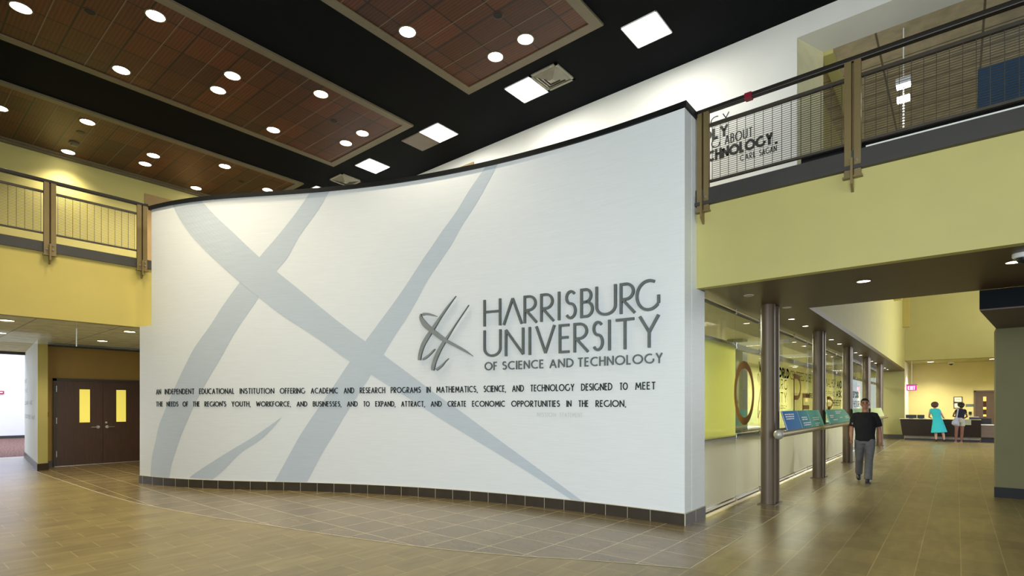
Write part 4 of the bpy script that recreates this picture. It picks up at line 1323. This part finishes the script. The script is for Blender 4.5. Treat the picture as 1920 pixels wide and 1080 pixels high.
# ------------------------------------------------------------------ reception
dk = thing('reception_desk', 'long dark wood reception desk with slanted left end', 'desk', (-0.6, 31.0, 0))
mb = MB().hexa([(-1.93, 30.88, .205), (.82, 30.88, .205), (.82, 31.35, .205), (-1.93, 31.35, .205)], [(-2.02, 30.80, .965), (.82, 30.80, .965), (.82, 31.35, .965), (-2.02, 31.35, .965)])
mb.build('front_panel', M_deskwood, dk)
MB().box(-1.86, .80, 30.98, 31.35, 0.075, .205).build('plinth', M_stone, dk)
MB().box(-1.86, .80, 30.97, 31.35, 0.0, .08).build('kick_base', mat('kick_blue_black', (0.02, 0.02, 0.035), 0.4), dk)
MB().box(-2.05, .83, 30.78, 31.38, .965, .985).build('worktop', mat('pale_worktop', (0.62, 0.57, 0.38), 0.35), dk)
c = MB().box(.83, 2.4, 30.90, 31.40, 0.21, .735).build('low_counter', mat('counter_taupe', (0.17, 0.125, 0.10), 0.45), dk)
MB().box(.83, 2.4, 30.88, 31.42, .735, .765).build('counter_top', M_whitefix, dk)
MB().box(.83, 2.4, 30.98, 31.40, 0.0, .21).build('kick_base', mat('kick_blue_black', (0.02, 0.02, 0.035), 0.4), dk)
for a, b, lb in ((-1.83, -1.42, 'black monitor seen from behind at the left end of the reception desk'), (-1.40, -1.13, 'black monitor seen from behind, nearer the woman in the cyan dress')):
    t = thing('monitor', lb, 'monitor', ((a + b) / 2, 31.25, .985))
    MB().box(a, b, 31.22, 31.26, 1.0, 1.16).build('screen', M_screen, t, bevel=0.005)
    MB().box((a + b) / 2 - .08, (a + b) / 2 + .08, 31.18, 31.34, .985, 1.0).build('stand', M_screen, t)
t = thing('desk_phone', 'small white phone on the desk next to the black monitors', 'phone', (-1.08, 31.0, .985))
MB().box(-1.12, -1.04, 30.93, 31.05, .985, 1.02).build('base', M_whitefix, t, bevel=0.006)
MB().box(-1.115, -1.09, 30.92, 31.06, 1.02, 1.05).build('handset', M_whitefix, t, bevel=0.006)
t = thing('printer', 'dark blue and white printer on the desk right of the women', 'printer', (.60, 31.15, .985))
MB().box(.44, .78, 30.98, 31.32, .985, 1.08).build('body', mat('printer_blue', (0.05, 0.06, 0.14), 0.4), t, bevel=0.01)
MB().box(.46, .76, 30.97, 31.2, 1.08, 1.10).build('paper_tray', M_whitefix, t)
tag(MB().box(.27, .50, 30.765, 30.778, .74, .99).build('notice_sheet', mat('notice_cream', (0.50, 0.52, 0.38), 0.7)), 'pale paper sheet hung on the desk front beside the white shorts', 'paper')
t = thing('office_chair', 'dark office chair behind the low counter', 'chair', (1.0, 31.75, 0))
MB().box(.78, 1.22, 31.90, 31.96, .62, 1.03).build('backrest', M_screen, t, bevel=0.03)
MB().box(.76, 1.24, 31.50, 31.95, .46, .54).build('seat', M_screen, t, bevel=0.03)
MB().tube([(1.0, 31.72, 0.08), (1.0, 31.72, .46)], 0.03, 10).build('stem', M_steel, t)
mb = MB()
for k in range(5):
    a = 2 * math.pi * k / 5
    mb.tube([(1.0, 31.72, .09), (1.0 + .28 * math.cos(a), 31.72 + .28 * math.sin(a), .05)], 0.022, 8)
    mb.ball((1.0 + .28 * math.cos(a), 31.72 + .28 * math.sin(a), .03), 0.03, n=10, m=6)
mb.build('wheel_base', M_screen, t)
for z0, z1, lb in ((1.745, 2.03, 'framed certificate on the reception wall, upper of two'), (1.455, 1.735, 'framed certificate on the reception wall, lower of two, partly behind the woman in shorts')):
    t = thing('picture_frame', lb, 'picture', (.07, 34.55, z0))
    mb = MB()
    mb.box(-.10, .235, 34.52, 34.55, z0, z0 + .025).box(-.10, .235, 34.52, 34.55, z1 - .025, z1).box(-.10, -.075, 34.52, 34.55, z0, z1).box(.21, .235, 34.52, 34.55, z0, z1)
    mb.build('frame', M_screen, t)
    MB().box(-.075, .21, 34.535, 34.55, z0 + .025, z1 - .025).build('certificate', M_paper, t)
    if z0 > 1.7:
        mb = MB(); a, b = ribbon(arc(.068, z0 + .10, .07, .07, 10, 170, 12), .014); add_strip(mb, a, b, lambda u, v, o: (u, 34.533 - o, v), 0, 0)
        mb.build('emblem', M_amber, t)
tag(MB().box(.36, .68, 34.53, 34.55, 1.55, 1.665).build('room_sign', mat('sign_blue_grey', (0.10, 0.16, 0.18), 0.4), bevel=0.004), 'small blue-grey sign plate on the wall between the frames and the door', 'sign')
tag(MB().box(.47, .58, 34.50, 34.55, 1.15, 1.29).build('wall_phone', M_screen, bevel=0.008), 'small black wall phone below the blue-grey sign plate', 'phone')
mb = MB().box(.665, .74, 34.48, 34.55, 0, 2.32).box(1.75, 1.83, 34.48, 34.55, 0, 2.32).box(.665, 1.83, 34.48, 34.55, 2.25, 2.32)
d2 = struct('door_2', mb, mat('grey_brown_frame', (0.10, 0.078, 0.060), 0.45))
lf = MB().box(.74, 1.75, 34.505, 34.545, .01, 2.25).build('door_leaf', mat('grey_brown_door', (0.085, 0.060, 0.050), 0.45), d2)
MB().box(1.00, 1.115, 34.498, 34.506, 1.02, 2.03).build('door_window', mat('door_dark_glass', (0.05, 0.03, 0.02), 0.1), lf)
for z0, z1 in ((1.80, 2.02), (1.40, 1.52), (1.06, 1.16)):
    MB().box(1.0, 1.115, 34.494, 34.499, z0, z1).build('glowing_reflection', emit('amber_reflection', (0.75, 0.45, 0.12), 0.5), lf)  # glowing patches stand for reflections in the dark door glass
t = thing('exit_sign', 'pink lit EXIT sign hanging near the reception', 'sign', (-1.63, 31.72, 2.3))
MB().box(-1.84, -1.42, 31.68, 31.76, 2.545, 2.60).build('mount_bar', mat('mount_grey', (0.30, 0.26, 0.36), 0.4), t)
MB().tube([(-1.63, 31.72, 2.60), (-1.63, 31.72, 3.71)], 0.012, 8).build('hanging_rod', M_whitefix, t)
MB().box(-1.83, -1.44, 31.70, 31.74, 2.30, 2.545).build('lit_face', M_exitglow, t)
mb = MB(); word_into(mb, 'EXIT', -1.78, -1.49, 2.345, 2.505, 0.028, lambda u, v, o: (u, 31.698 - o, v), 0, 0, 0.34)
mb.build('exit_lettering', M_exitwhite, t)

# ------------------------------------------------------------------ unseen window frames added around the daylight lamps
mb = MB()
for i in range(5):
    x = -4.5 + i * 2.125
    mb.box(x - .05, x + .05, -4.6, -4.45, 0, 5.25)
for z in (0.05, 2.6, 5.2):
    mb.box(-4.5, 4, -4.6, -4.45, z - .05, z + .05)
struct('added_window_1', mb, M_fascia)
mb = MB()
for i in range(4):
    y = 23.2 + i * 2.75
    mb.box(5.6, 5.75, y - .05, y + .05, 0, 7.2)
for z in (0.05, 2.6, 5.0, 7.2):
    mb.box(5.6, 5.75, 23.2, 31.6, z - .05, z + .05)
struct('added_window_2', mb, M_fascia)
mb = MB()
for i in range(5):
    y = -3.0 + i * 2.25
    mb.box(8.55, 8.7, y - .05, y + .05, 0, 5.25)
for z in (0.05, 2.6, 5.2):
    mb.box(8.55, 8.7, -3, 6, z - .05, z + .05)
struct('added_window_3', mb, M_fascia)
struct('wall_front', MB().box(-18, -4.5, -4.6, -4.45, 0, ZC).box(4, 8.5, -4.6, -4.45, 0, ZC).box(-4.5, 4, -4.6, -4.45, 5.25, ZC), M_yellow)  # unseen wall, opening shaped to grade light across the curved wall
struct('wall_concourse_right', MB().box(5.6, 5.75, 13.1, 23.2, 0, 7.3).box(5.6, 5.75, 23.2, 31.8, 5.6, 7.3), M_yellow)  # unseen wall, closed near and open far to keep daylight at the end
struct('wall_reception_right', MB().box(2.65, 2.8, 30.7, 34.8, 0, 3.8).box(2.65, 2.8, 27.4, 27.9, 0, 3.8).box(2.65, 2.8, 27.9, 30.7, 2.4, 3.8), M_yellow)  # unseen wall with doorway, added to let light in by the desk


# ------------------------------------------------------------------ people
def person(label, loc, rz):
    o = thing('person', label, 'person', loc)
    o.rotation_euler = (0, 0, rz)
    return o


def limb_mesh(name, root, mats, shapes, voxel=0.012, smooth_it=4):
    """one continuous skin grown from overlapping tapered limbs (local coordinates)"""
    mb = MB()
    for s in shapes:
        if s[0] == 't':
            mb.tube(s[1], s[2], 14, sx=s[3] if len(s) > 3 else 1.0)
        else:
            r = s[2]
            mb.ball(s[1], *(r if isinstance(r, tuple) else (r, r, r)), n=18, m=12)
    o = mb.build(name, mats, None, True)
    o.parent = root
    m = o.modifiers.new('skin', 'REMESH')
    m.mode = 'VOXEL'
    m.voxel_size = voxel
    m.use_smooth_shade = True
    if smooth_it:
        s = o.modifiers.new('relax', 'SMOOTH')
        s.iterations = smooth_it
        s.factor = 0.5
    return o


def plain(name, root, m, mb, smooth=True):
    o = mb.build(name, m, None, smooth)
    o.parent = root
    return o


def hand(w, d, side, curl=0.5, scale=1.0):
    """palm, four fingers and a thumb hanging from wrist w along direction d; side = +1/-1 where the thumb points (x); -y is the palm front"""
    w = Vector(w); d = Vector(d).normalized()
    fwd = Vector((0, -1, 0)); fwd = (fwd - d * fwd.dot(d)).normalized()
    lat = d.cross(fwd).normalized()
    if lat.x * side < 0:
        lat = -lat
    # hand hangs side-on: knuckles lie along fwd, palm faces the thigh (lat)
    sh = [('t', [w, w + d * .045 * scale, w + d * .09 * scale], [.024 * scale, .032 * scale, .030 * scale])]
    for i, (o, L) in enumerate(((-.030, .062), (-.010, .072), (.011, .075), (.031, .066))):
        b = w + d * .080 * scale - fwd * o * scale
        k = b + d * L * .5 * scale + lat * .010 * curl
        e = k + d * L * .5 * scale + lat * .028 * curl
        sh.append(('t', [b, k, e], [.0098 * scale, .0092 * scale, .0075 * scale]))
    b = w + d * .03 * scale + fwd * .026 * scale
    sh.append(('t', [b, b + d * .035 + fwd * .022 + lat * .01, b + d * .07 + fwd * .024 + lat * .018], [.013, .0115, .009]))
    return sh


SK1 = mat('skin_tan', (0.36, 0.17, 0.10), 0.5, 0, 0.05, 12)
SK2 = mat('skin_pale', (0.62, 0.36, 0.30), 0.5, 0, 0.05, 12)
SK3 = mat('skin_brown', (0.23, 0.105, 0.085), 0.5, 0, 0.05, 12)
M_tee = mat('black_cotton', (0.006, 0.006, 0.009), 0.9, 0, 0.2, 10)
M_jean = mat('grey_denim', (0.125, 0.125, 0.135), 0.85, 0, 0.12, 18)
M_hair = mat('black_hair', (0.008, 0.006, 0.005), 0.5, 0, 0.3, 30)
M_shoe = mat('dark_shoe', (0.020, 0.018, 0.018), 0.5, 0, 0.1, 8)
M_cyan = mat('cyan_dress', (0.035, 0.56, 0.70), 0.8, 0, 0.04, 8)
M_navy = mat('navy_top', (0.012, 0.010, 0.030), 0.85, 0, 0.1, 8)
M_shorts = mat('white_shorts', (0.46, 0.46, 0.41), 0.8, 0, 0.04, 8)
M_bag = mat('pale_bag', (0.42, 0.44, 0.60), 0.7, 0, 0.14, 16)
M_pink = mat('pink_sandal', (0.60, 0.22, 0.30), 0.6, 0, 0.05, 8)
M_brownhair = mat('brown_hair', (0.085, 0.030, 0.022), 0.5, 0, 0.25, 26)


def face_features(root, z, y, lip):
    """eyes, brows and mouth for a head facing -y"""
    mb = MB()
    for s in (-1, 1):
        mb.ball((s * .031, y - .001, z + .012), .0125, .008, .008, n=10, m=8)
    plain('eyes', root, mat('eye_dark', (0.02, 0.012, 0.01), 0.2), mb)
    mb = MB()
    for s in (-1, 1):
        mb.tube([(s * .016, y - .004, z + .034), (s * .034, y - .003, z + .038), (s * .052, y + .010, z + .032)], .0055, 8)
    plain('eyebrows', root, M_hair, mb)
    mb = MB().tube([(-.024, y + .004, z - .055), (0, y - .004, z - .054), (.024, y + .004, z - .055)], [.004, .007, .004], 8)
    plain('lips', root, lip, mb)


# walking man, towards the camera
man = person('man in black t-shirt and grey jeans walking along the corridor towards us', (-1.463, 13.30, 0), math.radians(6.3))
body = [
    ('t', [(0, .0, .88), (0, .0, 1.0), (0, -.005, 1.2), (0, .0, 1.36), (0, .005, 1.43)], [.105, .10, .115, .105, .055], 1.5),
    ('t', [(0, .01, 1.40), (0, .0, 1.54)], [.060, .055]),
    ('b', (0, .0, 1.635), (.073, .092, .105)), ('b', (0, -.025, 1.565), (.055, .062, .052)),
    ('t', [(0, -.088, 1.640), (0, -.104, 1.606)], [.010, .015]), ('b', (-.076, .005, 1.625), (.012, .022, .032)), ('b', (.076, .005, 1.625), (.012, .022, .032)),
    ('t', [(-.165, .0, 1.395), (-.215, .02, 1.28), (-.238, .045, 1.12), (-.243, .0, 1.0), (-.240, -.045, .885)], [.055, .050, .042, .040, .027]),
    ('t', [(.165, .0, 1.395), (.215, .02, 1.28), (.243, .055, 1.11), (.255, .03, .99), (.262, .01, .865)], [.055, .050, .042, .040, .027]),
    ('t', [(-.085, .0, .90), (-.095, .03, .70), (-.10, .08, .50), (-.108, .24, .28), (-.112, .36, .13)], [.085, .078, .056, .052, .036]),
    ('t', [(.085, .0, .90), (.078, -.06, .70), (.066, -.10, .49), (.058, -.12, .28), (.050, -.13, .09)], [.085, .078, .056, .052, .036]),
]
body += hand((-.240, -.045, .885), (0.0, -.15, -1), 1)
body += hand((.262, .01, .865), (0.0, -.05, -1), -1)
limb_mesh('body', man, SK1, body, 0.0075, 3)
limb_mesh('t_shirt', man, M_tee, [
    ('t', [(0, .0, .855), (0, .0, 1.0), (0, -.005, 1.2), (0, .0, 1.36), (0, .005, 1.455)], [.118, .115, .130, .118, .062], 1.52),
    ('t', [(-.10, .0, 1.405), (-.168, .004, 1.396), (-.216, .022, 1.285), (-.240, .044, 1.165)], [.060, .066, .062, .060]),
    ('t', [(.10, .0, 1.405), (.168, .004, 1.396), (.216, .022, 1.285), (.244, .050, 1.165)], [.060, .066, .062, .060])], 0.011, 4)
limb_mesh('jeans', man, M_jean, [
    ('t', [(0, .0, .80), (0, .0, .93)], [.112, .110], 1.45),
    ('t', [(-.088, .0, .88), (-.097, .03, .70), (-.10, .085, .49), (-.108, .24, .28), (-.112, .345, .15)], [.100, .092, .075, .072, .070]),
    ('t', [(.088, .0, .88), (.080, -.06, .70), (.066, -.105, .49), (.058, -.125, .28), (.050, -.13, .075)], [.100, .092, .076, .074, .076])], 0.011, 4)
plain('hair', man, M_hair, MB().ball((0, .022, 1.668), .082, .092, .083, n=20, m=14).ball((0, -.035, 1.712), .062, .045, .028, n=16, m=10))
face_features(man, 1.625, -.086, mat('lip_dark', (0.22, 0.07, 0.06), 0.5))
plain('shoe', man, M_shoe, MB().tube([(.048, -.06, .05), (.050, -.16, .05), (.052, -.27, .040), (.052, -.31, .03)], [.048, .052, .045, .028], 14).box(.0, .10, -.32, -.04, 0, .022))
plain('shoe', man, M_shoe, MB().tube([(-.112, .40, .16), (-.112, .32, .10), (-.112, .23, .045), (-.112, .19, .03)], [.045, .050, .042, .026], 14))
plain('belt', man, M_shoe, MB().tube([(0, 0, .872), (0, 0, .90)], .113, 24, sx=1.46))

# woman in the cyan dress, seen from behind at the desk
w1 = person('woman in a bright cyan dress with short brown hair standing at the reception desk', (-0.54, 30.28, 0), math.radians(0.8))
limb_mesh('body', w1, SK2, [
    ('t', [(-.10, .02, .90), (-.14, .02, 1.15), (-.185, .03, 1.38), (-.19, .03, 1.44)], [.10, .09, .09, .05], 1.5),
    ('t', [(-.19, .03, 1.42), (-.195, .04, 1.54)], [.05, .046]), ('b', (-.195, .05, 1.62), (.075, .09, .11)),
    ('t', [(-.325, .03, 1.40), (-.375, .05, 1.22), (-.40, .14, 1.08), (-.33, .38, 1.03)], [.045, .040, .034, .026]),
    ('t', [(-.055, .03, 1.40), (.03, .06, 1.24), (.085, .12, 1.10), (.115, .36, 1.04)], [.045, .040, .034, .026]),
    ('t', [(-.16, .02, .85), (-.165, .02, .48), (-.155, .03, .30), (-.145, .02, .07)], [.08, .055, .054, .030]),
    ('t', [(-.02, .02, .85), (.06, .02, .48), (.105, .03, .30), (.135, .02, .07)], [.08, .055, .054, .030]),
    ('t', [(-.33, .38, 1.03), (-.30, .46, 1.02)], [.028, .020]), ('t', [(.115, .36, 1.04), (.125, .44, 1.035)], [.028, .022]),
    ('t', [(.125, .43, 1.035), (.10, .50, 1.02)], [.010, .008]), ('t', [(.13, .44, 1.035), (.125, .52, 1.02)], [.010, .008]), ('t', [(.135, .43, 1.035), (.15, .51, 1.02)], [.010, .008]), ('t', [(.14, .42, 1.035), (.172, .49, 1.02)], [.009, .007]), ('t', [(.10, .40, 1.035), (.065, .45, 1.02)], [.011, .009]),
    ('t', [(-.145, .0, .06), (-.145, .10, .03), (-.145, .17, .02)], [.036, .036, .022]), ('t', [(.135, .0, .06), (.14, .10, .03), (.145, .17, .02)], [.036, .036, .022]),
], 0.011, 3)
limb_mesh('dress', w1, M_cyan, [
    ('t', [(-.045, .02, .40), (-.06, .02, .58), (-.085, .02, .85), (-.12, .02, 1.08), (-.16, .03, 1.25), (-.185, .03, 1.40), (-.19, .03, 1.46)], [.20, .175, .135, .105, .115, .105, .060], 1.45),
    ('t', [(-.28, .03, 1.425), (-.335, .035, 1.38), (-.360, .045, 1.29)], [.050, .058, .054]),
    ('t', [(-.10, .03, 1.425), (-.045, .035, 1.38), (-.010, .045, 1.30)], [.050, .058, .054])], 0.013, 4)
mb = MB()
mb.add([(.02, -.115, 1.05), (.06, -.11, 1.05), (.20, -.20, .42), (.10, -.245, .42)], [(0, 1, 2, 3)])
plain('hair', w1, M_brownhair, MB().ball((-.195, .02, 1.635), .135, .125, .130, n=20, m=14).ball((-.195, -.02, 1.575), .125, .10, .075, n=18, m=10))
for x in (-.145, .14):
    plain('shoe', w1, M_screen, MB().tube([(x, -.02, .07), (x, .08, .028), (x, .19, .022)], [.036, .040, .022], 12).box(x - .012, x + .012, -.05, -.02, 0, .06))

# woman in white shorts with a shoulder bag
w2 = person('woman in dark top and white shorts with a pale shoulder bag at the reception desk', (0.06, 30.28, 0), math.radians(-0.5))
limb_mesh('body', w2, SK3, [
    ('t', [(.05, .02, .92), (.06, .02, 1.15), (.09, .03, 1.36), (.10, .03, 1.43)], [.10, .09, .09, .05], 1.5),
    ('t', [(.10, .03, 1.40), (.10, .04, 1.52)], [.05, .045]), ('b', (.10, .05, 1.60), (.075, .09, .11)),
    ('t', [(-.035, .03, 1.38), (-.13, .02, 1.25), (-.165, .02, 1.13), (-.06, .22, 1.10)], [.045, .042, .036, .027]),
    ('t', [(.215, .03, 1.38), (.26, .04, 1.25), (.30, .08, 1.12), (.24, .32, 1.06)], [.045, .040, .034, .026]),
    ('t', [(-.06, .22, 1.10), (.0, .28, 1.11)], [.028, .020]), ('t', [(.24, .32, 1.06), (.22, .40, 1.05)], [.028, .020]),
    ('t', [(.22, .40, 1.05), (.20, .48, 1.03)], [.010, .008]), ('t', [(.225, .40, 1.05), (.22, .49, 1.03)], [.010, .008]), ('t', [(.235, .40, 1.05), (.24, .48, 1.03)], [.010, .008]), ('t', [(.24, .39, 1.05), (.262, .46, 1.03)], [.009, .007]), ('t', [(.205, .37, 1.05), (.17, .41, 1.03)], [.011, .009]),
    ('t', [(-.03, .02, .88), (-.055, .0, .50), (-.065, .03, .32), (-.075, .02, .06)], [.092, .060, .060, .032]),
    ('t', [(.13, .02, .88), (.135, .0, .50), (.125, .03, .32), (.11, .02, .06)], [.092, .060, .060, .032]),
    ('t', [(-.075, .0, .06), (-.085, .10, .035), (-.10, .17, .025)], [.036, .036, .024]), ('t', [(.11, .0, .06), (.10, .10, .035), (.09, .17, .025)], [.036, .036, .024]),
], 0.011, 3)
limb_mesh('top', w2, M_navy, [
    ('t', [(.05, .02, 1.02), (.06, .02, 1.15), (.085, .03, 1.34), (.10, .03, 1.45)], [.112, .105, .110, .058], 1.5),
    ('t', [(.01, .03, 1.41), (-.045, .03, 1.37), (-.085, .025, 1.30)], [.048, .056, .052]),
    ('t', [(.19, .03, 1.41), (.235, .03, 1.37), (.262, .04, 1.27)], [.048, .056, .052])], 0.012, 4)
limb_mesh('shorts', w2, M_shorts, [
    ('t', [(.05, .02, .86), (.05, .02, 1.07)], [.122, .112], 1.42),
    ('t', [(-.03, .02, .92), (-.042, .015, .70)], [.108, .100]), ('t', [(.13, .02, .92), (.135, .015, .70)], [.108, .100])], 0.012, 4)
plain('hair', w2, M_hair, MB().ball((.10, .02, 1.625), .125, .125, .12, n=20, m=14).ball((.115, -.06, 1.58), .09, .07, .09, n=16, m=10))
for x in (-.085, .105):
    plain('sandal', w2, M_pink, MB().box(x - .042, x + .042, -.06, .20, 0, .022).tube([(x - .04, .10, .02), (x, .09, .072), (x + .04, .10, .02)], .010, 8))
bag = thing('shoulder_bag', 'pale printed shoulder bag hanging from the shoulder of the woman in shorts', 'bag', (-.02, 30.12, .75))
mb = MB()
for s in [((-.03, 30.10, .85), (.125, .075, .13)), ((.0, 30.10, .98), (.085, .06, .12)), ((-.06, 30.10, .82), (.10, .07, .09))]:
    mb.ball(s[0], *s[1], n=18, m=12)
o = mb.build('pouch', M_bag, bag, True)
md = o.modifiers.new('skin', 'REMESH'); md.mode = 'VOXEL'; md.voxel_size = 0.014; md.use_smooth_shade = True
MB().tube([(.0, 30.14, 1.02), (.03, 30.165, 1.22), (.06, 30.22, 1.42), (.075, 30.31, 1.465), (.06, 30.40, 1.40)], .016, 8, sx=1.8).build('strap', M_bag, bag, True)
